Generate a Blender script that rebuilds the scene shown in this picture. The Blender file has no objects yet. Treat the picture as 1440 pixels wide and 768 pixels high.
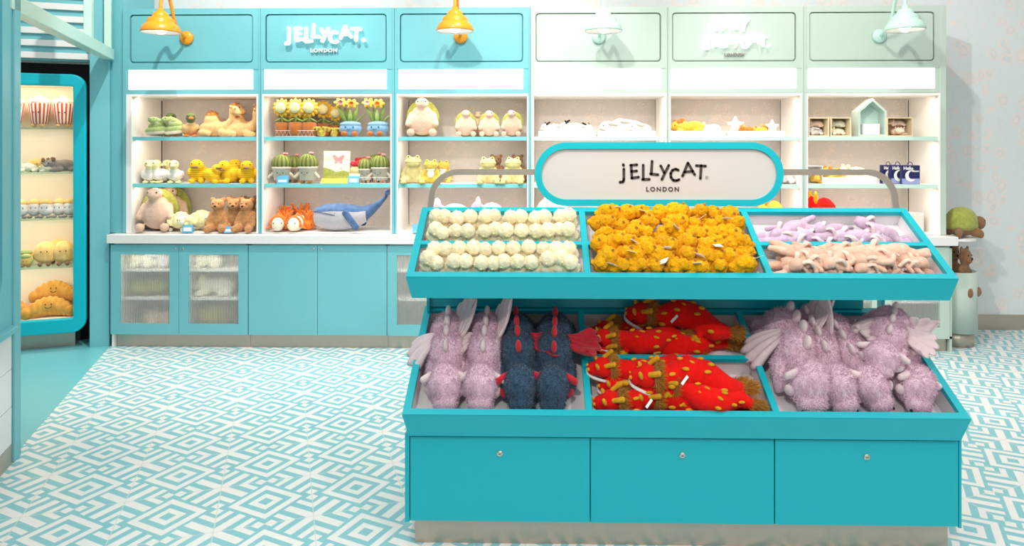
import bpy, bmesh, math, random
from mathutils import Vector, Matrix, Euler, noise
PI = math.pi
R = math.radians
SC = bpy.context.scene
COL = SC.collection
rnd = random.Random(7)

# ------------------------------------------------------------------ camera
CX, CY, FOC, EYE, PSI = 735.0, 206.0, 980.0, 1.605, R(1.2)
cam = bpy.data.cameras.new('camera')
co = bpy.data.objects.new('camera', cam)
COL.objects.link(co)
co.location = (0, 0, EYE)
co.rotation_euler = (PI/2, 0, PSI)
cam.sensor_width = 36
cam.lens = FOC/1440*36
cam.shift_x = (720-CX)/1440
cam.shift_y = (CY-384)/1440
cam.clip_start = 0.05
SC.camera = co

def ray(px, py):
    x = (px-CX)/FOC
    return Vector((x*math.cos(PSI)-math.sin(PSI), x*math.sin(PSI)+math.cos(PSI), -(py-CY)/FOC))
def aty(px, py, Y):                      # the world point at depth Y that is seen at a pixel
    r = ray(px, py)
    return Vector((0, 0, EYE)) + r*(Y/r.y)
def atx(px, Y):
    return aty(px, 206, Y).x

# ------------------------------------------------------------------ materials
def lin(c):
    return tuple((v/12.92 if v <= 0.04045 else ((v+0.055)/1.055)**2.4) for v in [q/255 for q in c])+(1.0,)
MATS = {}
def new_mat(name):
    m = bpy.data.materials.new(name)
    m.use_nodes = True
    MATS[name] = m
    nt = m.node_tree
    return m, nt, nt.nodes['Principled BSDF']
def nd(nt, t, **kw):
    n = nt.nodes.new(t)
    for k, v in kw.items():
        setattr(n, k, v)
    return n
def mth(nt, op, a, b=None, c=None):
    n = nt.nodes.new('ShaderNodeMath')
    n.operation = op
    for i, v in enumerate((a, b, c)):
        if v is None: continue
        if isinstance(v, (int, float)): n.inputs[i].default_value = v
        else: nt.links.new(v, n.inputs[i])
    return n.outputs[0]
def mixc(nt, fac, a, b):
    n = nt.nodes.new('ShaderNodeMix')
    n.data_type = 'RGBA'
    if isinstance(fac, (int, float)): n.inputs[0].default_value = fac
    else: nt.links.new(fac, n.inputs[0])
    for i, v in ((6, a), (7, b)):
        if isinstance(v, tuple): n.inputs[i].default_value = v
        else: nt.links.new(v, n.inputs[i])
    return n.outputs[2]
def plain(name, rgb, rough=0.5, metal=0.0, var=0.0, spec=0.5):
    m, nt, b = new_mat(name)
    b.inputs['Roughness'].default_value = rough
    b.inputs['Metallic'].default_value = metal
    b.inputs['Specular IOR Level'].default_value = spec
    c = lin(rgb)
    if var:
        tc = nd(nt, 'ShaderNodeTexCoord')
        no = nd(nt, 'ShaderNodeTexNoise'); no.inputs['Scale'].default_value = 9; no.inputs['Detail'].default_value = 4
        nt.links.new(tc.outputs['Object'], no.inputs['Vector'])
        dark = tuple(v*(1-var) for v in c[:3])+(1,)
        nt.links.new(mixc(nt, no.outputs[0], dark, c), b.inputs['Base Color'])
    else:
        b.inputs['Base Color'].default_value = c
    return m
def glow(name, rgb, strength):
    m, nt, b = new_mat(name)
    b.inputs['Base Color'].default_value = lin(rgb)
    b.inputs['Emission Color'].default_value = lin(rgb)
    b.inputs['Emission Strength'].default_value = strength
    return m
def plush(name, rgb, var=0.22, scale=45, bump=0.5, bscale=260, rgb2=None, sheen=0.25, ranv=0.10):
    """soft pile fabric: mottled colour, fine bump, each toy a touch lighter or darker"""
    m, nt, b = new_mat(name)
    b.inputs['Roughness'].default_value = 0.95
    b.inputs['Specular IOR Level'].default_value = 0.1
    b.inputs['Sheen Weight'].default_value = sheen
    b.inputs['Sheen Roughness'].default_value = 0.6
    tc = nd(nt, 'ShaderNodeTexCoord')
    no = nd(nt, 'ShaderNodeTexNoise'); no.inputs['Scale'].default_value = scale; no.inputs['Detail'].default_value = 5
    nt.links.new(tc.outputs['Object'], no.inputs['Vector'])
    c = lin(rgb)
    d = lin(rgb2) if rgb2 else tuple(v*(1-var) for v in c[:3])+(1,)
    ramp = nd(nt, 'ShaderNodeMapRange'); ramp.inputs[1].default_value = 0.35; ramp.inputs[2].default_value = 0.65
    nt.links.new(no.outputs[0], ramp.inputs[0])
    col = mixc(nt, ramp.outputs[0], d, c)
    oi = nd(nt, 'ShaderNodeObjectInfo')
    hs = nd(nt, 'ShaderNodeHueSaturation')
    nt.links.new(mth(nt, 'MULTIPLY_ADD', oi.outputs['Random'], ranv*2, 1-ranv), hs.inputs['Value'])
    nt.links.new(col, hs.inputs['Color'])
    nt.links.new(hs.outputs[0], b.inputs['Base Color'])
    n2 = nd(nt, 'ShaderNodeTexNoise'); n2.inputs['Scale'].default_value = bscale; n2.inputs['Detail'].default_value = 3
    nt.links.new(tc.outputs['Object'], n2.inputs['Vector'])
    bp = nd(nt, 'ShaderNodeBump'); bp.inputs['Strength'].default_value = bump; bp.inputs['Distance'].default_value = 0.006
    nt.links.new(n2.outputs[0], bp.inputs['Height'])
    nt.links.new(bp.outputs[0], b.inputs['Normal'])
    return m
def striped(name, c1, c2, freq, axis='X', duty=0.5, radial=False):
    """fabric with parallel or angular stripes in the toy's own space"""
    m, nt, b = new_mat(name)
    b.inputs['Roughness'].default_value = 0.9
    b.inputs['Specular IOR Level'].default_value = 0.1
    tc = nd(nt, 'ShaderNodeTexCoord')
    sp = nd(nt, 'ShaderNodeSeparateXYZ')
    nt.links.new(tc.outputs['Object'], sp.inputs[0])
    if radial:
        u = mth(nt, 'MULTIPLY', mth(nt, 'ARCTAN2', sp.outputs[1], sp.outputs[0]), 1/(2*PI))
    else:
        u = sp.outputs['XYZ'.index(axis)]
    fr = mth(nt, 'FRACT', mth(nt, 'ADD', mth(nt, 'MULTIPLY', u, freq), 100.25))
    nt.links.new(mixc(nt, mth(nt, 'LESS_THAN', fr, duty), lin(c1), lin(c2)), b.inputs['Base Color'])
    return m

plain('teal', (4, 176, 190), 0.33, spec=0.5)
plain('teal_bright', (0, 184, 202), 0.35)
plain('teal_wall_lit', (116, 190, 199), 0.42, spec=0.45)  # turquoise paled to put glare and strong light into the paint
plain('showcase_cream', (248, 232, 206), 0.5)
plain('teal_dark', (0, 158, 172), 0.4)
plain('teal_shelf', (120, 208, 212), 0.4)
plain('mint', (192, 208, 196), 0.42)
plain('mint_shelf', (205, 232, 220), 0.4)
plain('white_board', (246, 242, 238), 0.45)
plain('counter_white', (238, 234, 231), 0.3)
plain('liner', (232, 226, 228), 0.5)
plain('black_void', (18, 18, 20), 0.8)
plain('chrome', (205, 200, 192), 0.25, 1.0)
plain('dark_metal', (60, 55, 50), 0.5, 0.6)
plain('sign_face', (203, 196, 191), 0.4)
plain('letter_brown', (62, 50, 46), 0.5)
plain('letter_grey', (150, 145, 140), 0.5)
plain('orange_enamel', (250, 160, 36), 0.3)
plain('mint_enamel', (196, 228, 214), 0.3)
plain('tile_white', (240, 238, 235), 0.25)
plain('grout', (205, 205, 205), 0.8)
plain('card_blue', (96, 178, 214), 0.5)
plain('card_white', (240, 240, 240), 0.6)
plain('wire_white', (240, 236, 228), 0.4)
plain('tray_white', (250, 248, 246), 0.4)
plain('ash_wood', (240, 220, 182), 0.5, var=0.2)
plain('navy_cover', (32, 36, 84), 0.4)
plain('periwinkle', (150, 158, 205), 0.5)
plain('eye_black', (22, 18, 16), 0.2)
plain('yellow_paper', (236, 224, 110), 0.5)
plain('floor_teal', (116, 196, 204), 0.3, spec=0.3)
plain('cover_pale', (226, 224, 196), 0.6)
plain('paper_white', (245, 244, 240), 0.7)
plain('slot_black', (70, 60, 50), 0.7)
glow('light_box', (255, 255, 255), 1.25)
glow('letter_glow', (255, 253, 250), 0.9)
glow('bulb', (255, 244, 225), 2.5)
glow('track_lens', (255, 250, 240), 3)

# brushed steel plinth
m, nt, b = new_mat('steel')
b.inputs['Metallic'].default_value = 0.85
b.inputs['Roughness'].default_value = 0.38
b.inputs['Base Color'].default_value = lin((190, 178, 164))
tc = nd(nt, 'ShaderNodeTexCoord'); mp = nd(nt, 'ShaderNodeMapping'); mp.inputs['Scale'].default_value = (14, 14, 0.7)
no = nd(nt, 'ShaderNodeTexNoise'); no.inputs['Scale'].default_value = 1.0; no.inputs['Detail'].default_value = 5
nt.links.new(tc.outputs['Object'], mp.inputs[0]); nt.links.new(mp.outputs[0], no.inputs['Vector'])
bp = nd(nt, 'ShaderNodeBump'); bp.inputs['Strength'].default_value = 0.35; bp.inputs['Distance'].default_value = 0.02
nt.links.new(no.outputs[0], bp.inputs['Height']); nt.links.new(bp.outputs[0], b.inputs['Normal'])

# patterned cement-look tile, 40 cm, set at an angle to the cabinets
TILE_A = R(20.07)
OX, OY = -3.423, 5.507
m, nt, b = new_mat('floor_tile')
g = nd(nt, 'ShaderNodeNewGeometry'); sp = nd(nt, 'ShaderNodeSeparateXYZ'); nt.links.new(g.outputs['Position'], sp.inputs[0])
dx = mth(nt, 'SUBTRACT', sp.outputs[0], OX); dy = mth(nt, 'SUBTRACT', sp.outputs[1], OY)
ca, sa = math.cos(TILE_A), math.sin(TILE_A)
s_ = mth(nt, 'ADD', mth(nt, 'MULTIPLY', dx, ca), mth(nt, 'MULTIPLY', dy, sa))
t_ = mth(nt, 'ADD', mth(nt, 'MULTIPLY', dx, -sa), mth(nt, 'MULTIPLY', dy, ca))
u = mth(nt, 'SUBTRACT', mth(nt, 'FRACT', mth(nt, 'ADD', mth(nt, 'MULTIPLY', s_, 2.5), 100-2.1125)), 0.5)
v = mth(nt, 'SUBTRACT', mth(nt, 'FRACT', mth(nt, 'ADD', mth(nt, 'MULTIPLY', t_, 2.5), 100+6.475)), 0.5)
# u, v run -0.5..0.5 from one star centre to the next: shift to the diamond's centre
au = mth(nt, 'SUBTRACT', 0.5, mth(nt, 'ABSOLUTE', u)); av = mth(nt, 'SUBTRACT', 0.5, mth(nt, 'ABSOLUTE', v))
d = mth(nt, 'ADD', au, av)
def band(x, lo, hi): return mth(nt, 'MULTIPLY', mth(nt, 'GREATER_THAN', x, lo), mth(nt, 'LESS_THAN', x, hi))
ring = mth(nt, 'ADD', band(d, 0.085, 0.188), band(d, 0.285, 0.395))
pu = mth(nt, 'ABSOLUTE', u); pv = mth(nt, 'ABSOLUTE', v)
bb = mth(nt, 'ABSOLUTE', mth(nt, 'SUBTRACT', pu, pv)); aa = mth(nt, 'ADD', pu, pv)
star = mth(nt, 'MULTIPLY', mth(nt, 'ADD', mth(nt, 'LESS_THAN', bb, 0.072), band(bb, 0.185, 0.285)), mth(nt, 'LESS_THAN', aa, 0.545))
star = mth(nt, 'ADD', star, mth(nt, 'MULTIPLY', mth(nt, 'GREATER_THAN', bb, 0.362), mth(nt, 'LESS_THAN', aa, 0.505)))
indi = mth(nt, 'LESS_THAN', d, 0.42)
pat = mth(nt, 'ADD', mth(nt, 'MULTIPLY', ring, indi), mth(nt, 'MULTIPLY', star, mth(nt, 'SUBTRACT', 1.0, indi)))
no = nd(nt, 'ShaderNodeTexNoise'); no.inputs['Scale'].default_value = 3.0; no.inputs['Detail'].default_value = 4
nt.links.new(g.outputs['Position'], no.inputs['Vector'])
tealc = mixc(nt, no.outputs[0], lin((132, 198, 208)), lin((150, 206, 214)))
colr = mixc(nt, pat, tealc, lin((244, 240, 238)))
gr = mth(nt, 'LESS_THAN', mth(nt, 'MINIMUM', pu, pv), 0.0045)
colr = mixc(nt, gr, colr, lin((226, 222, 214)))
nt.links.new(colr, b.inputs['Base Color'])
b.inputs['Roughness'].default_value = 0.33
b.inputs['Specular IOR Level'].default_value = 0.4

# printed wallpaper: pink creatures-and-leaves blobs on pale blue grey
def wallpaper(name, base, blob, line, scale):
    m, nt, b = new_mat(name)
    b.inputs['Roughness'].default_value = 0.8
    b.inputs['Specular IOR Level'].default_value = 0.15
    tc = nd(nt, 'ShaderNodeTexCoord')
    wn = nd(nt, 'ShaderNodeTexNoise'); wn.inputs['Scale'].default_value = scale*0.6; wn.inputs['Detail'].default_value = 1
    nt.links.new(tc.outputs['Object'], wn.inputs['Vector'])
    mx = nd(nt, 'ShaderNodeVectorMath', operation='MULTIPLY_ADD')
    nt.links.new(wn.outputs[1], mx.inputs[0]); mx.inputs[1].default_value = (0.16, 0.16, 0.16); nt.links.new(tc.outputs['Object'], mx.inputs[2])
    vo = nd(nt, 'ShaderNodeTexVoronoi', feature='F1'); vo.inputs['Scale'].default_value = scale; vo.inputs['Randomness'].default_value = 0.8
    nt.links.new(mx.outputs[0], vo.inputs['Vector'])
    ve = nd(nt, 'ShaderNodeTexVoronoi', feature='DISTANCE_TO_EDGE'); ve.inputs['Scale'].default_value = scale*1.7
    nt.links.new(mx.outputs[0], ve.inputs['Vector'])
    fb = mth(nt, 'LESS_THAN', vo.outputs['Distance'], 0.42)
    ring = mth(nt, 'LESS_THAN', mth(nt, 'ABSOLUTE', mth(nt, 'SUBTRACT', vo.outputs['Distance'], 0.27)), 0.035)
    fl = mth(nt, 'LESS_THAN', ve.outputs['Distance'], 0.035)
    c = mixc(nt, fb, lin(base), lin(blob))
    c = mixc(nt, mth(nt, 'MULTIPLY', ring, 0.7), c, lin(line))
    c = mixc(nt, mth(nt, 'MULTIPLY', fl, 0.3), c, lin(line))
    nt.links.new(c, b.inputs['Base Color'])
    return m
wallpaper('wallpaper', (226, 231, 231), (238, 227, 222), (214, 224, 225), 7)
wallpaper('bay_paper', (216, 208, 201), (226, 213, 203), (206, 202, 198), 11)

# fluted, frosted cabinet glass
m = bpy.data.materials.new('fluted_glass'); m.use_nodes = True; MATS['fluted_glass'] = m
nt = m.node_tree; nt.nodes.clear()
out = nd(nt, 'ShaderNodeOutputMaterial')
tr = nd(nt, 'ShaderNodeBsdfTransparent'); tr.inputs[0].default_value = (0.97, 0.97, 0.95, 1)
rf = nd(nt, 'ShaderNodeBsdfRefraction'); rf.inputs['Roughness'].default_value = 0.42; rf.inputs['IOR'].default_value = 1.14
tl = nd(nt, 'ShaderNodeBsdfDiffuse'); tl.inputs[0].default_value = (0.86, 0.85, 0.8, 1)
m1 = nd(nt, 'ShaderNodeMixShader'); m2 = nd(nt, 'ShaderNodeMixShader')
m1.inputs[0].default_value = 0.82
nt.links.new(tr.outputs[0], m1.inputs[1]); nt.links.new(rf.outputs[0], m1.inputs[2])
m2.inputs[0].default_value = 0.30
nt.links.new(m1.outputs[0], m2.inputs[1]); nt.links.new(tl.outputs[0], m2.inputs[2])
nt.links.new(m2.outputs[0], out.inputs[0])
# clear greenish shelf glass
m = bpy.data.materials.new('shelf_glass'); m.use_nodes = True; MATS['shelf_glass'] = m
nt = m.node_tree; nt.nodes.clear()
out = nd(nt, 'ShaderNodeOutputMaterial')
tr = nd(nt, 'ShaderNodeBsdfTransparent'); tr.inputs[0].default_value = (0.90, 0.97, 0.93, 1)
gl = nd(nt, 'ShaderNodeBsdfGlossy'); gl.inputs['Roughness'].default_value = 0.08
df = nd(nt, 'ShaderNodeBsdfDiffuse'); df.inputs[0].default_value = lin((150, 190, 168))
m0 = nd(nt, 'ShaderNodeMixShader'); m0.inputs[0].default_value = 0.4
nt.links.new(df.outputs[0], m0.inputs[1]); nt.links.new(gl.outputs[0], m0.inputs[2])
m1 = nd(nt, 'ShaderNodeMixShader'); m1.inputs[0].default_value = 0.25
nt.links.new(tr.outputs[0], m1.inputs[1]); nt.links.new(m0.outputs[0], m1.inputs[2]); nt.links.new(m1.outputs[0], out.inputs[0])

# plush fabrics
plush('f_lilac', (248, 216, 230), rgb2=(232, 194, 216), scale=35, bump=0.9, bscale=180)
plush('f_lilac_pad', (232, 208, 212), var=0.08, bump=0.2)
plush('f_navy', (66, 98, 126), rgb2=(48, 78, 106), scale=60, bump=0.9, bscale=180)
plush('f_red_pad', (206, 30, 48), var=0.2, bump=0.2)
plush('f_red', (238, 22, 16), var=0.14, bump=0.35, sheen=0.05)
plush('f_gold', (222, 158, 26), var=0.2, bump=0.3, sheen=0.1)
plush('f_ginger', (206, 138, 24), var=0.35, scale=120)
plush('f_cream', (255, 246, 216), rgb2=(252, 234, 186), scale=45, bump=0.35, bscale=300, sheen=0.6)
plush('f_mustard', (246, 184, 18), rgb2=(226, 150, 4), scale=90, bump=1.0, bscale=240, sheen=0.05)
plush('f_mustard_dark', (196, 140, 20), var=0.2)
plush('f_pink', (240, 198, 176), rgb2=(228, 176, 152), scale=30)
plush('f_smalllilac', (216, 188, 210), rgb2=(196, 164, 192), scale=40)
plush('f_green', (186, 206, 132), var=0.2)
plush('f_pale', (244, 238, 214), var=0.08)
plush('f_darkgreen', (104, 124, 70), var=0.3)
plush('f_tan', (238, 190, 128), var=0.15)
plush('f_caramel', (200, 142, 88), var=0.3)
plush('f_brownmane', (226, 142, 44), var=0.3, scale=120)
plush('f_beige', (226, 192, 168), var=0.1)
plush('f_shell', (176, 178, 84), var=0.25)
plush('f_olive', (158, 154, 70), rgb2=(120, 120, 56), scale=30)
plush('f_butter', (246, 236, 176), var=0.1)
plush('f_white', (238, 232, 226), var=0.08)
plush('f_yellow', (250, 196, 66), var=0.15)
plush('f_orange', (250, 132, 44), var=0.2)
plush('f_terracotta', (190, 112, 52), var=0.2)
plush('f_bluepot', (134, 178, 214), var=0.15)
plush('f_stem', (150, 176, 88), var=0.2)
plush('f_potcream', (224, 212, 192), var=0.1, bump=0.8)
plush('f_whaleblue', (84, 116, 158), rgb2=(62, 90, 136), scale=20)
plush('f_whalegrey', (196, 192, 198), var=0.1)
plush('f_frog', (222, 208, 148), rgb2=(204, 190, 120), scale=30)
plush('f_frogyellow', (214, 190, 76), var=0.2)
plush('f_brown', (150, 108, 72), var=0.25)
plush('f_grey', (158, 146, 140), var=0.15)
plush('f_bread', (246, 206, 134), rgb2=(236, 186, 104), scale=25)
plush('f_crust', (232, 168, 74), rgb2=(214, 146, 52), scale=25)
plush('f_peach', (246, 212, 192), var=0.1)
plush('f_flowerpink', (240, 150, 150), var=0.2)
striped('f_popcorn', (250, 240, 225), (222, 92, 62), 16, radial=True)
striped('f_cord', (244, 200, 58), (222, 170, 28), 60, 'Z')
striped('f_ribgreen', (138, 144, 80), (106, 112, 62), 14, radial=True)
striped('f_stripe', (246, 222, 186), (214, 150, 80), 22, 'X', 0.32)
# ------------------------------------------------------------------ mesh helpers
class MB:
    """collects solids; build() turns them into ONE mesh"""
    def __init__(s): s.bm = bmesh.new()
    def box(s, x0, x1, y0, y1, z0, z1, bev=0.0, rot=None, piv=None):
        r = bmesh.ops.create_cube(s.bm, size=1)
        vs = r['verts']
        for v in vs:
            v.co = Vector((x0+(v.co.x+.5)*(x1-x0), y0+(v.co.y+.5)*(y1-y0), z0+(v.co.z+.5)*(z1-z0)))
        if bev:
            es = list({e for v in vs for e in v.link_edges})
            bv = bmesh.ops.bevel(s.bm, geom=es, offset=bev, segments=2, affect='EDGES', profile=0.5)
            vs = list({v for f in bv['faces'] for v in f.verts} | {v for v in vs if v.is_valid})
        if rot is not None:
            p = Vector(piv or (0, 0, 0))
            for v in vs: v.co = p + rot @ (v.co-p)
        return s
    def ell(s, c, r, rot=(0, 0, 0), u=14, v=9):
        q = bmesh.ops.create_uvsphere(s.bm, u_segments=u, v_segments=v, radius=1)
        M = Euler(rot).to_matrix()
        if isinstance(r, (int, float)): r = (r, r, r)
        for w in q['verts']:
            w.co = Vector(c) + M @ Vector((w.co.x*r[0], w.co.y*r[1], w.co.z*r[2]))
        return s
    def lathe(s, prof, c=(0, 0, 0), n=28, rot=None, caps=True):
        rings = []
        for r, z in prof:
            ring = []
            for i in range(n):
                p = Vector((r*math.cos(2*PI*i/n), r*math.sin(2*PI*i/n), z))
                if rot is not None: p = rot @ p
                ring.append(s.bm.verts.new(p+Vector(c)))
            rings.append(ring)
        for a, b in zip(rings, rings[1:]):
            for i in range(n):
                s.bm.faces.new((a[i], a[(i+1) % n], b[(i+1) % n], b[i]))
        if caps:
            s.bm.faces.new(list(reversed(rings[0]))); s.bm.faces.new(rings[-1])
        return s
    def tube(s, pts, rad, n=10, flat=None):
        pts = [Vector(p) for p in pts]
        if isinstance(rad, (int, float)): rad = [rad]*len(pts)
        rings = []; up = None
        for i, p in enumerate(pts):
            t = (pts[min(i+1, len(pts)-1)]-pts[max(i-1, 0)]).normalized()
            if up is None:
                up = Vector((0, 0, 1)) if abs(t.z) < 0.9 else Vector((0, 1, 0))
            up = (up - t*up.dot(t)).normalized(); sd = t.cross(up)
            ring = []
            for k in range(n):
                a = 2*PI*k/n
                q = (sd*math.cos(a)*(flat[0] if flat else 1)+up*math.sin(a)*(flat[1] if flat else 1))*rad[i]
                ring.append(s.bm.verts.new(p+q))
            rings.append(ring)
        for a, b in zip(rings, rings[1:]):
            for k in range(n):
                s.bm.faces.new((a[k], a[(k+1) % n], b[(k+1) % n], b[k]))
        s.bm.faces.new(list(reversed(rings[0]))); s.bm.faces.new(rings[-1])
        return s
    def prism(s, pts, d, f):
        """polygon pts (2-D) extruded from 0 to d; f(u, v, w) -> 3-D point"""
        a = [s.bm.verts.new(f(p[0], p[1], 0)) for p in pts]
        b = [s.bm.verts.new(f(p[0], p[1], d)) for p in pts]
        n = len(pts)
        s.bm.faces.new(a); s.bm.faces.new(list(reversed(b)))
        for i in range(n): s.bm.faces.new((a[i], b[i], b[(i+1) % n], a[(i+1) % n]))
        return s
    def ring(s, inner, outer, d, f):
        """plate between two loops of equal length, extruded"""
        n = len(inner)
        A = [[s.bm.verts.new(f(p[0], p[1], w)) for p in lp] for lp in (inner, outer) for w in (0, d)]
        i0, i1, o0, o1 = A
        for k in range(n):
            j = (k+1) % n
            for q in ((i0[k], i0[j], o0[j], o0[k]), (i1[k], o1[k], o1[j], i1[j]), (i0[k], i1[k], i1[j], i0[j]), (o0[k], o0[j], o1[j], o1[k])):
                s.bm.faces.new(q)
        bmesh.ops.remove_doubles(s.bm, verts=[v for l in A for v in l], dist=1e-5)
        return s
    def mesh(s, name, mat, smooth=False):
        bmesh.ops.recalc_face_normals(s.bm, faces=s.bm.faces)
        me = bpy.data.meshes.new(name)
        s.bm.to_mesh(me); s.bm.free()
        me.materials.append(MATS[mat])
        if smooth:
            for p in me.polygons: p.use_smooth = True
        return me

def capsule(p0, p1, r0, r1, n=7):
    p0, p1 = Vector(p0), Vector(p1)
    return [(tuple(p0.lerp(p1, i/(n-1))), r0+(r1-r0)*i/(n-1)) for i in range(n)]
def chain(pts, rad, n=5):
    out = []
    for i in range(len(pts)-1):
        out += capsule(pts[i], pts[i+1], rad[i], rad[i+1], n)
    return out
def blob(name, specs, mat, vox=0.006, sm=4, disp=None):
    """one continuous soft surface grown over a set of ellipsoids (centre, radii[, rotation])"""
    mb = MB()
    for e in specs:
        mb.ell(e[0], e[1], e[2] if len(e) > 2 else (0, 0, 0), 16, 10)
    me = mb.mesh('tmp', mat)
    o = bpy.data.objects.new('tmp', me); COL.objects.link(o)
    rm = o.modifiers.new('r', 'REMESH'); rm.mode = 'VOXEL'; rm.voxel_size = vox; rm.use_smooth_shade = True
    s_ = o.modifiers.new('s', 'SMOOTH'); s_.factor = 0.5; s_.iterations = sm
    dg = bpy.context.evaluated_depsgraph_get()
    out = bpy.data.meshes.new_from_object(o.evaluated_get(dg))
    bpy.data.objects.remove(o); bpy.data.meshes.remove(me)
    out.name = name
    if disp:
        f, a = disp
        for v, nrm in zip(out.vertices, [v.normal.copy() for v in out.vertices]):
            q = v.co*f
            v.co += nrm*a*(noise.noise(q)+0.5*noise.noise(q*2.3))
    for p in out.polygons: p.use_smooth = True
    out.materials.clear(); out.materials.append(MATS[mat])
    return out
def fur(name, me, mat, n, ln, wd, flow=(0, -0.5, 0), seed=1, lift=0.7, where=None):
    """short pile standing on a soft surface"""
    r = random.Random(seed)
    tris = []
    me.calc_loop_triangles()
    vs = me.vertices
    acc = 0; cum = []
    for t in me.loop_triangles:
        a, b, c = (vs[i].co for i in t.vertices)
        if where and not where((a+b+c)/3): ar = 0
        else: ar = t.area
        acc += ar; cum.append(acc)
    import bisect
    V = []; F = []
    fl = Vector(flow)
    for _ in range(n):
        t = me.loop_triangles[min(bisect.bisect(cum, r.random()*acc), len(cum)-1)]
        a, b, c = (vs[i].co for i in t.vertices)
        x, y = r.random(), r.random()
        if x+y > 1: x, y = 1-x, 1-y
        p = a+(b-a)*x+(c-a)*y
        nn = Vector(t.normal)
        d = (nn*lift+fl+Vector((r.uniform(-1, 1), r.uniform(-1, 1), r.uniform(-1, 1)))*0.45).normalized()
        sd = d.cross(Vector((r.uniform(-1, 1), r.uniform(-1, 1), r.uniform(-1, 1)))).normalized()*wd*0.5
        p = p-nn*0.001
        L = ln*r.uniform(0.5, 1.2)
        if p.z+d.z*L < 0.006: continue
        k = len(V)
        V += [p-sd, p+sd, p+d*L]; F.append((k, k+1, k+2))
    out = bpy.data.meshes.new(name)
    out.from_pydata(V, [], F)
    out.materials.append(MATS[mat])
    return out

# ------------------------------------------------------------------ things, parts, copies
def tag(o, label=None, cat=None, group=None, kind=None):
    if label: o['label'] = label
    if cat: o['category'] = cat
    if group: o['group'] = group
    if kind: o['kind'] = kind
    return o
def obj(name, me, parent=None, loc=None, rot=None, label=None):
    o = bpy.data.objects.new(name, me)
    COL.objects.link(o)
    if parent: o.parent = parent
    if loc is not None: o.location = loc
    if rot is not None: o.rotation_euler = rot
    if label: o['label'] = label
    return o
def thing(name, label, cat, loc=(0, 0, 0), rot=(0, 0, 0), group=None):
    o = obj(name, None, None, loc, rot)
    return tag(o, label, cat, group)
def struct(name, me, label=None):
    o = obj(name, me); o['kind'] = 'structure'
    if label: o['label'] = label
    return o
class Proto:
    """a kind of toy: its parts as meshes; the first one placed is built from them, the others copy it"""
    def __init__(s, name, cat='soft toy'):
        s.name = name; s.cat = cat; s.parts = []; s.first = None; s.kids = {}
    def add(s, name, me, up=None, label=None, loc=None, rot=None, kind=None):
        s.parts.append((name, me, up, label, loc, rot, kind)); return len(s.parts)-1
    def put(s, loc, rz=0, label=None, group=None, scale=1.0, tilt=None, cat=None):
        rot = Euler((tilt[0], tilt[1], rz)) if tilt is not None else Euler((0, 0, rz))
        if s.first is None:
            root = obj(s.name, None); made = []
            for (n, me, up, lb, lc, rt, kd) in s.parts:
                o = obj(n, me, made[up] if up is not None else root, lc, rt, lb)
                if kd: o['kind'] = kd
                made.append(o)
            s.first = root; s.made = made
            new = made
        else:
            root = s.first.copy(); COL.objects.link(root); new = []
            for o, p in zip(s.made, s.parts):
                c = o.copy(); COL.objects.link(c)
                c.parent = new[p[2]] if p[2] is not None else root
                c.matrix_parent_inverse = Matrix()
                new.append(c)
        root.location = loc; root.rotation_euler = rot
        root.scale = (scale,)*3 if isinstance(scale, (int, float)) else scale
        tag(root, label, cat or s.cat, group)
        root_parts[root.name] = new
        return root
root_parts = {}
ORD = ('first second third fourth fifth sixth seventh eighth ninth tenth eleventh twelfth thirteenth fourteenth fifteenth sixteenth').split()

import numpy as np
_pts = {}
def mesh_pts(me):
    if me.name not in _pts:
        a = np.empty(len(me.vertices)*3, dtype=np.float64); me.vertices.foreach_get('co', a); _pts[me.name] = a.reshape(-1, 3)
    return _pts[me.name]
def fit(root, lo, hi, frame=None, skip=(), scale_z=True):
    """moves a placed toy (and if need be shrinks it) until it stands inside the box lo..hi of a frame"""
    F = (frame or Matrix()).inverted()
    for _ in range(3):
        Mr = Matrix.LocRotScale(root.location, root.rotation_euler, root.scale)
        mn = np.full(3, 1e9); mx = np.full(3, -1e9)
        for o in root_parts[root.name]:
            if o.name.split('.')[0] in skip or o.data is None: continue
            M = Matrix.LocRotScale(o.location, o.rotation_euler, o.scale); p = o.parent
            while p is not root:
                M = Matrix.LocRotScale(p.location, p.rotation_euler, p.scale) @ M; p = p.parent
            A = np.array(F @ Mr @ M)
            w = mesh_pts(o.data) @ A[:3, :3].T + A[:3, 3]
            mn = np.minimum(mn, w.min(0)); mx = np.maximum(mx, w.max(0))
        k = 1.0
        for i in (0, 1):
            if lo[i] is not None and hi[i] is not None and mx[i]-mn[i] > hi[i]-lo[i]: k = min(k, (hi[i]-lo[i])/(mx[i]-mn[i])*0.995)
        kz = 1.0
        if scale_z and hi[2] is not None and mx[2]-mn[2] > hi[2]-lo[2]: kz = (hi[2]-lo[2])/(mx[2]-mn[2])*0.995
        if k < 1 or kz < k:
            q = min(1, max(k, kz)) if kz < k else k
            root.scale = Vector((root.scale.x*min(k, 1), root.scale.y*min(k, 1), root.scale.z*min(k, kz)))
            continue
        d = Vector((0, 0, 0))
        for i in range(3):
            if lo[i] is not None and mn[i] < lo[i]: d[i] = lo[i]-mn[i]
            elif hi[i] is not None and mx[i] > hi[i] and i < 2: d[i] = hi[i]-mx[i]
        root.location = Vector(root.location)+(frame or Matrix()).to_3x3() @ d
        break
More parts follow.
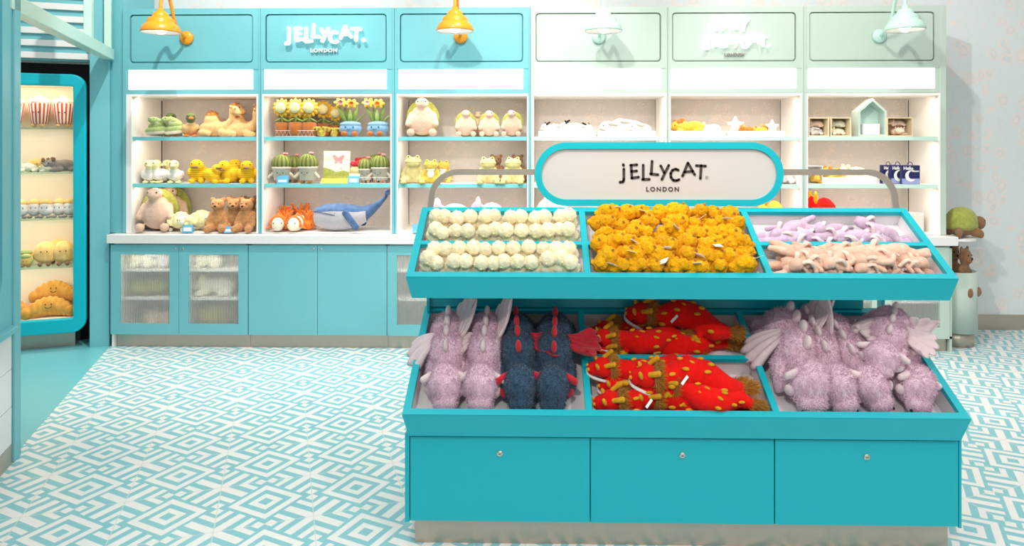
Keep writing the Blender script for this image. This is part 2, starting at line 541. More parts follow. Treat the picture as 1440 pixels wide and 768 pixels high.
# ------------------------------------------------------------------ lettering
WORD = {   # strokes of the shop sign's hand-cut capitals (x right, y down, sign units)
 'j': [[(364, 127), (364, 166), (361, 175), (350, 176)], [(362, 110), (363, 114)]],
 'E': [[(391, 113), (394, 161)], [(389, 113), (413, 111)], [(392, 136), (412, 134)], [(393, 161), (419, 157)]],
 'L': [[(436, 112), (436, 166)], [(433, 166), (459, 165)]],
 'l': [[(469, 98), (466, 146)], [(463, 145), (491, 148)]],
 'y': [[(501, 115), (514, 141)], [(531, 113), (505, 166)]],
 'C': [[(566, 131), (557, 127), (545, 131), (538, 143), (539, 158), (548, 169), (560, 170), (569, 166)]],
 'A': [[(582, 153), (602, 104), (627, 148)], [(590, 138), (619, 135)]],
 'T': [[(633, 114), (667, 116)], [(651, 114), (648, 162)]],
}
BABY = {
 'B': [[(0, 0), (0, 48)], [(0, 0), (16, 2), (20, 12), (14, 22), (0, 23)], [(0, 23), (18, 26), (23, 36), (16, 47), (0, 48)]],
 'A': [[(34, 50), (50, 0), (68, 48)], [(40, 36), (62, 34)]],
 'b': [[(82, -4), (82, 44)], [(82, -4), (97, -2), (101, 8), (95, 18), (82, 19)], [(82, 19), (99, 22), (104, 32), (97, 43), (82, 44)]],
 'Y': [[(114, 2), (130, 26)], [(148, 0), (128, 26), (124, 52)]],
}
def strokes(mb, D, f, w, d):
    """thick strokes with round ends; f(x, y, depth) -> point"""
    for ch in D.values():
        for st in ch:
            for i, (x, y) in enumerate(st):
                k = 12
                mb.prism([(x+w/2*math.cos(2*PI*a/k), y+w/2*math.sin(2*PI*a/k)) for a in range(k)], d, f)
                if i:
                    x0, y0 = st[i-1]
                    l = math.hypot(x-x0, y-y0); nx, ny = -(y-y0)/l*w/2, (x-x0)/l*w/2
                    mb.prism([(x0+nx, y0+ny), (x+nx, y+ny), (x-nx, y-ny), (x0-nx, y0-ny)], d*0.999, f)
    return mb
def text_mesh(name, body, size, depth, mat, space=1.0, bold=0.0):
    c = bpy.data.curves.new('t', 'FONT'); c.body = body; c.size = size; c.extrude = depth; c.space_character = space
    c.align_x = 'CENTER'; c.align_y = 'CENTER'; c.offset = bold
    o = bpy.data.objects.new('t', c); COL.objects.link(o)
    dg = bpy.context.evaluated_depsgraph_get()
    me = bpy.data.meshes.new_from_object(o.evaluated_get(dg))
    bpy.data.objects.remove(o)
    me.name = name; me.materials.clear(); me.materials.append(MATS[mat])
    return me
STAND = (PI/2, 0, 0)      # text standing up and facing the shop

def rrect(x0, x1, z0, z1, r, n=6):
    pts = []
    for cx_, cz_, a0 in ((x1-r, z1-r, 0), (x0+r, z1-r, PI/2), (x0+r, z0+r, PI), (x1-r, z0+r, 1.5*PI)):
        for i in range(n+1):
            a = a0+PI/2*i/n
            pts.append((cx_+r*math.cos(a), cz_+r*math.sin(a)))
    return pts
def outer_of(x0, x1, z0, z1, n=6):
    return [p for c in ((x1, z1), (x0, z1), (x0, z0), (x1, z0)) for p in [c]*(n+1)]
# ------------------------------------------------------------------ the room
BA = TILE_A
bA = Vector((math.cos(BA), math.sin(BA), 0)); aA = Vector((-math.sin(BA), math.cos(BA), 0))
def BF(s, t, z): return Vector((OX, OY, 0))+bA*s+aA*t+Vector((0, 0, z))
BROT = (0, 0, BA)
WALL_Y = 6.2
struct('floor', MB().box(-8, 7, -4, 8, -0.1, 0).mesh('floor', 'floor_tile'), 'white and turquoise geometric patterned tile floor')
struct('wall_back', MB().box(-8, 7, WALL_Y, WALL_Y+0.1, 0, 4.4).mesh('wall_back', 'wallpaper'), 'pale pink and grey-blue printed wallpaper')
struct('ceiling', MB().box(-8, 7, -4, WALL_Y, 4.4, 4.5).mesh('ceiling', 'white_board'))
struct('baseboard_right', MB().box(3.3, 7, WALL_Y-0.02, WALL_Y, 0, 0.13).mesh('baseboard_right', 'steel'), 'brushed steel skirting')
# the kiosk's own turquoise floor, flush with the tiles' slanted edge
mb = MB()
mb.prism([(-3.2, -9.0), (-0.003, -9.0), (-0.003, 0.9), (-3.2, 0.9)], 0.004, lambda u, v, w: BF(u, v, w+0.0005))
o = struct('floor_kiosk', mb.mesh('floor_kiosk', 'floor_teal'), 'plain glossy turquoise floor inside the kiosk')

# ------------------------------------------------------------------ kiosk on the left
t = thing('kiosk_frame', 'turquoise kiosk frame with tall post, tiled low wall and sloping eave beam', 'kiosk', BF(0, 0, 0), BROT)
mb = MB(); mb.box(-0.145, -0.004, 0.02, 0.5, 0, 3.1, 0.006); obj('corner_post', mb.mesh('corner_post', 'teal_wall_lit'), t)
mb = MB(); mb.box(-0.05, 0.03, -2.17, -2.075, 0, 3.2, 0.006); obj('front_post', mb.mesh('front_post', 'teal_wall_lit'), t)
# upper side panel beside the front post, with a round-cornered window reveal
mb = MB()
inn = rrect(-4.6, -2.30, 0.85, 2.6, 0.12); ou = outer_of(-4.8, -2.172, 0.70, 3.2)
mb.ring(inn, ou, 0.09, lambda u, v, w: Vector((-0.07+w, u, v)))
obj('window_panel', mb.mesh('window_panel', 'teal_wall_lit'), t)
mb = MB(); mb.box(-0.08, -0.07, -4.7, -2.25, 0.78, 2.7); obj('window_backing', mb.mesh('window_backing', 'teal_dark'), t)
mb = MB(); mb.box(-0.07, 0.05, -4.8, -2.172, 0.67, 0.70, 0.004); obj('sill', mb.mesh('sill', 'teal_wall_lit'), t)
mb = MB(); mb.box(-0.05, 0.015, -4.8, -2.172, 0.1, 0.67); w = obj('tiled_wall', mb.mesh('tiled_wall', 'grout'), t)
mb = MB()
for iz in range(3):
    for it in range(13):
        t0 = -2.178-0.2*(it+1)
        mb.box(0.015, 0.021, t0+0.002, t0+0.198, 0.102+iz*0.19, 0.102+iz*0.19+0.187, 0.002)
obj('wall_tile', mb.mesh('wall_tile', 'tile_white'), w)
mb = MB(); mb.box(-0.05, 0.02, -4.8, -2.172, 0.0, 0.1); obj('plinth', mb.mesh('plinth', 'steel'), t)
mb = MB(); mb.box(-0.05, 0.03, -2.2, 0.02, 2.30, 2.385, 0.004); obj('eave_beam', mb.mesh('eave_beam', 'mint_enamel'), t)
mb = MB(); mb.box(-0.035, 0.015, -0.62, -0.55, 2.385, 3.1, 0.004); obj('upright', mb.mesh('upright', 'mint_enamel'), t)
mb = MB(); mb.box(-0.035, 0.015, -0.02, 0.02, 2.385, 3.1, 0.004); obj('upright', mb.mesh('upright', 'mint_enamel'), t)
# slatted bulkhead above the showcase
q = thing('slatted_bulkhead', 'turquoise and white horizontally slatted bulkhead above the plush showcase', 'panel', BF(0, 0, 0), BROT)
mb = MB(); mb.box(-3.0, -0.15, 0.1, 0.14, 2.285, 3.1); obj('backing', mb.mesh('backing', 'teal_wall_lit'), q)
mb = MB()
for k in range(8):
    mb.box(-3.0, -0.15, 0.075, 0.1, 2.30+k*0.098, 2.35+k*0.098, 0.004)
obj('white_slat', mb.mesh('white_slat', 'tile_white'), q)
mb = MB(); mb.box(-3.0, -0.15, 0.3, 0.32, 0.0, 2.285); obj('dark_backing', mb.mesh('dark_backing', 'black_void'), q)

# the glowing showcase with rounded frame and glass shelves
SX0, SX1 = -1.28, -0.165
def show_part(): pass
k = thing('showcase', 'turquoise rounded-frame showcase with glass shelves of food-shaped plush', 'display cabinet', BF(0, 0, 0), BROT)
f = lambda u, v, w: Vector((u, w, v))
mb = MB()
inn = rrect(-1.17, -0.255, 0.25, 2.08, 0.012); ou = rrect(SX0, SX1, 0.135, 2.175, 0.10)
mb.ring(inn, ou, 0.05, f)
o = obj('front_frame', mb.mesh('front_frame', 'teal_bright'), k)
bv = o.modifiers.new('b', 'BEVEL'); bv.width = 0.012; bv.segments = 3; bv.limit_method = 'ANGLE'
mb = MB()
mb.box(-1.19, -1.172, 0.05, 0.27, 0.23, 2.10); mb.box(-0.253, -0.235, 0.05, 0.27, 0.23, 2.10)
mb.box(-1.19, -0.235, 0.05, 0.27, 2.082, 2.10); mb.box(-1.19, -0.235, 0.05, 0.27, 0.23, 0.248); mb.box(-1.19, -0.235, 0.27, 0.285, 0.23, 2.10)
obj('case', mb.mesh('case', 'showcase_cream'), k)
SHZ = [1.755, 1.40, 1.035, 0.655]
for z in SHZ:
    mb = MB(); mb.box(-1.171, -0.254, 0.035, 0.268, z-0.010, z); obj('glass_shelf', mb.mesh('glass_shelf', 'shelf_glass'), k, label='clear glass shelf with greenish edge')
mb = MB(); mb.box(-1.25, -0.27, 0.13, 0.28, 0.005, 0.135); obj('plinth', mb.mesh('plinth', 'steel'), k)

# ------------------------------------------------------------------ wall of cabinets
OPEN = [(-3.298, -2.252), (-2.195, -1.174), (-1.111, -0.082), (-0.026, 1.012), (1.057, 2.075), (2.136, 3.157)]
EDGE = [-3.345, -2.2235, -1.1425, -0.054, 1.0345, 2.1055, 3.218]
FY, BY = 5.55, 6.02
CT = 0.905
SH1, SH2 = 1.681, 1.303
PAINT = ['teal_wall_lit', 'teal_wall_lit', 'teal_wall_lit', 'mint', 'mint', 'mint']
SHP = ['teal_shelf']*3+['mint_shelf']*3
BAYL = ['turquoise shelving bay at the kiosk end, with the orange lamp on a blank header',
        'turquoise shelving bay headed by the single line glowing letters',
        'turquoise shelving bay beside the mint bays, blank header and shelves of tortoises',
        'mint shelving bay beside the turquoise bays, blank header and pale lamp',
        'mint shelving bay headed by two lines of glowing letters',
        'mint shelving bay at the wallpaper end, with the house-shaped frame on its shelf']
fz = lambda Y: (lambda u, v, w: Vector((u, Y+w, v)))
for i in range(6):
    x0, x1 = OPEN[i]; e0, e1 = EDGE[i]+0.001, EDGE[i+1]-0.001
    t = thing('shelving_bay', BAYL[i], 'shelving unit', ((e0+e1)/2, FY, CT), group='wall of shelving bays')
    L = Vector(t.location)
    def bx(mb, a, b, c, d, e, g_, bev=0.0): return mb.box(a-L.x, b-L.x, c-L.y, d-L.y, e-L.z, g_-L.z, bev)
    P = PAINT[i]
    # painted stiles and rails
    mb = MB()
    lw = 0.045 if i == 0 else 0.014
    bx(mb, e0, x0-0.012, FY, BY, CT+0.002, 2.715, 0.003); bx(mb, x1+0.012, e1, FY, BY, CT+0.002, 2.715, 0.003)
    for z0, z1 in ((2.028, 2.058), (2.225, 2.262)):
        bx(mb, x0-0.012, x1+0.012, FY, FY+0.03, z0, z1)
    inn = [(p[0]-L.x, p[1]-L.z) for p in rrect(x0+0.012, x1-0.03, 2.278, 2.668, 0.03)]
    ou = [(p[0]-L.x, p[1]-L.z) for p in outer_of(x0-0.012, x1+0.012, 2.262, 2.715)]
    mb.ring(inn, ou, 0.03, fz(0))
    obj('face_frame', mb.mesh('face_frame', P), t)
    mb = MB()
    pi = [(p[0]-L.x, p[1]-L.z) for p in rrect(x0+0.024, x1-0.042, 2.29, 2.656, 0.022)]
    po = [(p[0]-L.x, p[1]-L.z) for p in rrect(x0+0.016, x1-0.034, 2.282, 2.664, 0.027)]
    n = len(pi)
    A = [mb.bm.verts.new((p[0], 0.004, p[1])) for p in pi]; B_ = [mb.bm.verts.new((p[0], 0.018, p[1])) for p in po]; C_ = [mb.bm.verts.new((p[0], 0.03, p[1])) for p in po]
    mb.bm.faces.new(A); mb.bm.faces.new(C_)
    for q in range(n):
        r_ = (q+1) % n
        mb.bm.faces.new((A[q], A[r_], B_[r_], B_[q])); mb.bm.faces.new((B_[q], B_[r_], C_[r_], C_[q]))
    mb.box(x0-0.012-L.x, x1+0.012-L.x, 0.030, 0.036, 2.262-L.z, 2.715-L.z)
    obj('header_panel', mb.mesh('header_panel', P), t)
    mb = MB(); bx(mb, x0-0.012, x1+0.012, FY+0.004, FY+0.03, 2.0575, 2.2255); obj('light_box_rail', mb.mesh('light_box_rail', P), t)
    mb = MB(); bx(mb, x0+0.004, x1-0.03, FY-0.004, FY+0.003, 2.062, 2.222, 0.002)
    obj('light_box', mb.mesh('light_box', 'light_box'), t, label='plain white glowing light box')
    # white carcass: sides, top, floor
    mb = MB()
    bx(mb, x0-0.012, x0+lw-0.014, FY-0.006, BY, CT+0.002, 2.026); bx(mb, x1, x1+0.012, FY-0.006, BY, CT+0.002, 2.026)
    bx(mb, x0+lw-0.014, x1, FY-0.004, BY, 2.008, 2.026)
    bx(mb, x0+lw-0.014, x1, FY+0.01, BY, CT+0.002, CT+0.008)
    obj('carcass', mb.mesh('carcass', 'white_board'), t)
    mb = MB(); bx(mb, x0-0.012, x1+0.012, BY, BY+0.012, CT+0.002, 2.03)
    obj('back_panel', mb.mesh('back_panel', 'bay_paper'), t, label='beige printed back panel')
    for xs in (x0+lw-0.012, x1-0.002):
        mb = MB(); bx(mb, xs, xs+0.0025, BY-0.03, BY-0.02, CT+0.03, 2.0)
        obj('shelf_track', mb.mesh('shelf_track', 'dark_metal'), t, label='thin dark slotted shelf track')
    for z in (SH1, SH2):
        mb = MB(); bx(mb, x0+lw-0.012, x1-0.003, FY+0.02, BY-0.001, z-0.022, z)
        s_ = obj('shelf', mb.mesh('shelf', 'white_board'), t)
        mb = MB(); bx(mb, x0+lw-0.012, x1-0.003, FY+0.008, FY+0.02, z-0.028, z+0.002)
        obj('shelf_edge', mb.mesh('shelf_edge', SHP[i]), s_)
    # unseen warm fill lights added under the bay top and each shelf
    for zl, en in ((2.0, 2.1), (SH1-0.03, 2.2), (SH2-0.03, 2.0)):
        ld = bpy.data.lights.new('bay_fill', 'AREA'); ld.shape = 'RECTANGLE'; ld.size = x1-x0-0.1; ld.size_y = 0.03
        ld.energy = en*0.8; ld.color = (1.0, 0.90, 0.76)
        lo = bpy.data.objects.new('bay_fill_light', ld); COL.objects.link(lo); lo.location = ((x0+x1)/2, FY+0.05, zl)
        lo.rotation_euler = (R(24), 0, 0)

# header lettering
def sign_letters(bay, cx_, cz, width, word, w, mat, parent_name, extra=None, depth=0.02):
    x_c, half = 509.0, (668-350)
    sc = width/half
    base = Vector((cx_, FY-0.035, cz))
    t = None
    mb = MB()
    fn = lambda x, y, d: Vector(((x-x_c)*sc, d*1.0, -(y-137)*sc))
    strokes(mb, word, fn, w, depth)
    if extra: extra(mb, fn)
    return mb, base, sc
mb, base, sc = sign_letters(1, atx(456, FY), 1.605+(206-48)/980*FY, 0.60, WORD, 13.5, 'letter_glow', '')
strokes(mb, {'.': [[(679, 161), (680, 162)]]}, lambda x, y, d: Vector(((x-509)*sc, d, -(y-137)*sc)), 14, 0.02)
t = thing('glowing_sign', 'white glowing lettering with a small city name line on the turquoise header', 'sign', base)
obj('lettering', mb.mesh('lettering', 'letter_glow'), t)
obj('small_lettering', text_mesh('small_lettering', 'LONDON', 0.043, 0.006, 'tile_white', 1.25, 0.001), t, loc=(0, 0.025, -0.128), rot=STAND)
# the mint header: two lines
cxm = atx(1034, FY); czm = 1.605+(206-48)/980*FY
scb = 0.475/318
mb = MB()
f1 = lambda x, y, d: Vector(((x-509)*scb, d, -(y-137)*scb-0.065))
strokes(mb, WORD, f1, 11.5, 0.02); strokes(mb, {'.': [[(679, 161), (680, 162)]]}, f1, 11.5, 0.02)
scy = 0.27/148
strokes(mb, BABY, lambda x, y, d: Vector(((x-82)*scy-0.02, d, -(y-24)*scy+0.068)), 8, 0.02)
t = thing('glowing_sign', 'two lines of white glowing lettering on the mint header', 'sign', (cxm, FY-0.035, czm))
obj('lettering', mb.mesh('lettering', 'letter_glow'), t)
obj('small_lettering', text_mesh('small_lettering', 'LONDON', 0.031, 0.006, 'letter_grey', 1.25, 0.001), t, loc=(-0.01, 0.025, -0.17), rot=STAND)

# base cabinets: two doors each
D0, D1 = 0.11, 0.822
BE = [-3.400, -2.292, -1.186, -0.080, 1.026, 2.130, 3.232]
GLAZED = [True, False, True, False, False, True]
BASEL = ['turquoise base cabinet with two fluted glass doors, beside the kiosk post',
         'turquoise base cabinet with two plain flat doors',
         'turquoise base cabinet with fluted glass doors, half hidden by the display stand',
         'mint base cabinet with plain doors behind the tilted display stand',
         'mint base cabinet with plain doors next to the glazed mint one',
         'mint base cabinet with fluted glass doors next to the round plush bin']
for i in range(6):
    e0, e1 = BE[i]+0.001, BE[i+1]-0.001
    t = thing('base_cabinet', BASEL[i], 'cabinet', ((e0+e1)/2, 5.5, 0), group='base cabinets along the wall')
    W = (e1-e0)/2; P = PAINT[i]
    mb = MB()
    mb.box(-W, -W+0.018, 0.0, 0.6, 0.0 if i in (0, 5) else 0.105, 0.83); mb.box(W-0.018, W, 0.0, 0.6, 0.0 if i == 5 else 0.105, 0.83)
    mb.box(-W, W, 0.0, 0.6, 0.105, 0.123); mb.box(-W, W, 0.0, 0.6, 0.812, 0.83); mb.box(-W, W, 0.585, 0.6, 0.105, 0.83)
    mb.box(-0.009, 0.009, 0.02, 0.6, 0.105, 0.83)
    obj('body', mb.mesh('body', 'white_board' if i < 5 else 'mint'), t)
    mb = MB(); mb.box(-W+(0.02 if i in (0, 5) else 0), W-(0.03 if i == 5 else 0), 0.03, 0.05, 0, 0.104); obj('plinth', mb.mesh('plinth', 'steel'), t, label='brushed steel kickboard')
    if GLAZED[i]:
        for z in (0.37, 0.60):
            mb = MB(); mb.box(-W+0.02, W-0.02, 0.10, 0.58, z-0.009, z+0.009); obj('inner_shelf', mb.mesh('inner_shelf', 'white_board'), t)
    if GLAZED[i]:  # unseen fill lights added to brighten the glazed cupboards
        for sg in (-1, 1):
            ld = bpy.data.lights.new('cupboard_fill', 'AREA'); ld.shape = 'RECTANGLE'; ld.size = 0.4; ld.size_y = 0.04; ld.energy = 0.5; ld.color = (1.0, 0.95, 0.86)
            lo = bpy.data.objects.new('cupboard_fill_light', ld); COL.objects.link(lo); lo.location = ((e0+e1)/2+sg*0.27, 5.53, 0.80); lo.rotation_euler = (R(25), 0, 0)
    for sgn in (-1, 1):
        a, b_ = (-W+0.002, -0.0015) if sgn < 0 else (0.0015, W-0.002)
        if i == 5 and sgn > 0: b_ = W-0.03
        if GLAZED[i]:
            mb = MB()
            ix = 0.075
            mb.ring(outer_of(a+ix, b_-ix, D0+0.085, D1-0.075, 0), outer_of(a, b_, D0, D1, 0), 0.02, lambda u, v, w: Vector((u, -0.021+w, v)))
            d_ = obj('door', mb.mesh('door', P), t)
            mb = MB(); px0, px1 = a+ix-0.004, b_-ix+0.004; nf = int((px1-px0)/0.013)*6; va = []
            for q in range(nf+1):
                xx = px0+(px1-px0)*q/nf; yy = -0.009+0.0018*math.cos(2*PI*q/6)
                va.append((mb.bm.verts.new((xx, yy, D0+0.081)), mb.bm.verts.new((xx, yy, D1-0.071))))
            for q in range(nf): mb.bm.faces.new((va[q][0], va[q+1][0], va[q+1][1], va[q][1]))
            obj('glass_pane', mb.mesh('glass_pane', 'fluted_glass', True), d_, label='frosted fluted glass pane')
        else:
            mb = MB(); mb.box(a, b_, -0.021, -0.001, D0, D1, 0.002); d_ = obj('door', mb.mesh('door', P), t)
        lx = -0.03 if sgn < 0 else 0.03
        mb = MB(); mb.lathe([(0.0, 0), (0.009, 0), (0.009, 0.004), (0.006, 0.006), (0.0, 0.006)], (lx, -0.021, D1-0.03), 14, Euler((PI/2, 0, 0)).to_matrix(), caps=False)
        obj('lock', mb.mesh('lock', 'chrome'), d_)
mb = MB(); mb.box(BE[0]-0.012, 3.252, 5.45, 6.19, 0.836, CT, 0.003)
tag(obj('counter_top', mb.mesh('counter_top', 'counter_white')), 'long white counter top running over all the base cabinets', 'counter')
# filler beside the kiosk post
mb = MB(); mb.box(-3.449, EDGE[0], FY+0.02, BY, CT+0.001, 3.0); tag(obj('filler_panel', mb.mesh('filler_panel', 'teal_wall_lit')), 'narrow turquoise filler panel between kiosk post and shelving', 'panel')

# barn lamps
def lamp(px_mount, z, mat, label):
    X = atx(px_mount, FY)
    t = thing('barn_lamp', label, 'lamp', (X, FY-0.001, z), group='gooseneck lamps over the shelving')
    mb = MB(); mb.lathe([(0, 0), (0.055, 0), (0.055, 0.012), (0.04, 0.022), (0.018, 0.03), (0, 0.03)], (0, 0, 0), 24, Euler((PI/2, 0, 0)).to_matrix(), caps=False)
    obj('wall_mount', mb.mesh('wall_mount', mat, True), t)
    pts = []
    ctl = [(0, -0.02, 0), (0, -0.10, 0.03), (0, -0.19, 0.10), (0, -0.235, 0.20), (0, -0.27, 0.265), (0, -0.325, 0.285), (0, -0.375, 0.255), (0, -0.39, 0.19), (0, -0.39, 0.12)]
    for a in range(len(ctl)-1):
        p0 = Vector(ctl[max(a-1, 0)]); p1 = Vector(ctl[a]); p2 = Vector(ctl[a+1]); p3 = Vector(ctl[min(a+2, len(ctl)-1)])
        for s_ in range(5):
            u = s_/5
            pts.append(0.5*((2*p1)+(p2-p0)*u+(2*p0-5*p1+4*p2-p3)*u*u+(3*p1-p0-3*p2+p3)*u**3))
    pts.append(Vector(ctl[-1]))
    mb = MB(); mb.tube(pts, 0.0125, 12); obj('gooseneck', mb.mesh('gooseneck', mat, True), t)
    prof = [(0.136, -0.022), (0.139, -0.014), (0.134, 0.006), (0.122, 0.030), (0.104, 0.046), (0.097, 0.050), (0.096, 0.062), (0.089, 0.080), (0.072, 0.094), (0.060, 0.098), (0.058, 0.110), (0.050, 0.126), (0.032, 0.137), (0.024, 0.14), (0.022, 0.16), (0.0, 0.162)]
    inn = [(0.0, 0.120), (0.045, 0.118), (0.068, 0.086), (0.090, 0.050), (0.112, 0.026), (0.129, -0.008), (0.136, -0.022)]
    mb = MB(); mb.lathe(inn+prof[1:], (0, -0.39, 0), 36, caps=False)
    me = mb.mesh('lamp_shade', mat, True); me.materials.append(MATS['white_board'])
    for p in me.polygons:
        r_ = math.hypot(p.center.x, p.center.y+0.39)
        if p.normal.z < -0.05 and p.index < 36*6: p.material_index = 1
    obj('lamp_shade', me, t)
    mb = MB(); mb.ell((0, -0.39, 0.02), (0.045, 0.045, 0.055)); obj('bulb', mb.mesh('bulb', 'bulb', True), t)
    ld = bpy.data.lights.new('barn_lamp_light', 'SPOT'); ld.energy = 6; ld.spot_size = R(120); ld.shadow_soft_size = 0.05; ld.color = (1, 0.95, 0.86)
    lo = bpy.data.objects.new('barn_lamp_light', ld); COL.objects.link(lo); lo.location = (X, FY-0.39, z-0.04)
lamp(263, 2.477, 'orange_enamel', 'orange gooseneck lamp over the turquoise bay nearest the kiosk')
lamp(648, 2.48, 'orange_enamel', 'orange gooseneck lamp over the turquoise bay next to the mint ones')
lamp(842, 2.475, 'mint_enamel', 'pale mint gooseneck lamp over the mint bay next to the turquoise ones')
lamp(1236, 2.475, 'mint_enamel', 'pale mint gooseneck lamp over the mint bay nearest the wallpaper')

# round mint bin at the end of the counter
t = thing('round_bin', 'round mint bin with steel foot at the end of the counter', 'bin', (3.405, 5.74, 0))
mb = MB(); mb.lathe([(0.0, 0.115), (0.15, 0.115), (0.15, 0.60), (0.138, 0.60), (0.138, 0.40), (0, 0.40)], n=48, caps=False); obj('drum', mb.mesh('drum', 'mint', True), t)
mb = MB(); mb.lathe([(0.125, 0), (0.125, 0.115)], n=40); obj('foot', mb.mesh('foot', 'steel', True), t)
mb = MB(); mb.lathe([(0.011, 0.40), (0.011, 0.85)], (-0.122, 0.0, 0), n=16); obj('post', mb.mesh('post', 'chrome', True), t)
mb = MB(); mb.lathe([(0.14, 0.85), (0.14, 0.868)], n=40); obj('top_shelf', mb.mesh('top_shelf', 'white_board', False), t)

# ------------------------------------------------------------------ the two-tier display stand
GX0, GX1 = -0.530, 1.672
LO = dict(y0=2.72, z0=0.555, y1=3.28, z1=0.852, div=0.5)
UP = dict(y0=2.80, z0=1.080, y1=3.20, z1=1.325, div=0.46)
for Q in (LO, UP):
    Q['L'] = math.hypot(Q['y1']-Q['y0'], Q['z1']-Q['z0']); Q['a'] = math.atan2(Q['z1']-Q['z0'], Q['y1']-Q['y0'])
def tray_pt(Q, x, v, n=0.0):
    c, s_ = math.cos(Q['a']), math.sin(Q['a'])
    return Vector((x, Q['y0']+v*c-n*s_, Q['z0']+v*s_+n*c))
XD = (0.203, 0.935)
G = thing('display_stand', 'two-tier turquoise display stand with tilted trays, three drawers and an oval sign', 'display stand', ((GX0+GX1)/2, 3.0, 0))
def gpart(name, mb, mat, up=None, label=None, smooth=False):
    me = mb.mesh(name, mat, smooth)
    me.transform(Matrix.Translation(-G.location))
    return obj(name, me, up or G, label=label)
mb = MB(); mb.box(-0.495, 1.637, 2.815, 3.35, 0, 0.098); gpart('plinth', mb, 'steel', label='brushed steel plinth')
mb = MB(); mb.box(-0.53, 1.672, 2.80, 3.40, 0.10, 0.455)
mb.box(-0.53, -0.512, 2.782, 2.80, 0.10, 0.455); mb.box(1.662, 1.672, 2.782, 2.80, 0.10, 0.455)
gpart('body', mb, 'teal')
mb = MB(); mb.box(-0.511, 1.661, 2.7985, 2.80, 0.10, 0.455); gpart('drawer_gap', mb, 'teal_dark', label='dark gap behind the drawer fronts')
for a, b_ in ((-0.508, 0.209), (0.213, 0.937), (0.941, 1.657)):
    mb = MB(); mb.box(a, b_, 2.778, 2.797, 0.108, 0.444, 0.0015); d_ = gpart('drawer', mb, 'teal')
    lx = (a+b_)/2
    mb = MB(); mb.lathe([(0.0, 0), (0.0125, 0), (0.0125, 0.005), (0.009, 0.008), (0.0, 0.008)], (lx, 2.778, 0.38), 20, Euler((PI/2, 0, 0)).to_matrix(), caps=False)
    lk = gpart('lock', mb, 'chrome', d_, 'small round chrome lock')
    mb = MB(); mb.box(lx-0.005, lx+0.005, 2.7685, 2.7705, 0.379, 0.3815); gpart('keyhole', mb, 'slot_black', lk)
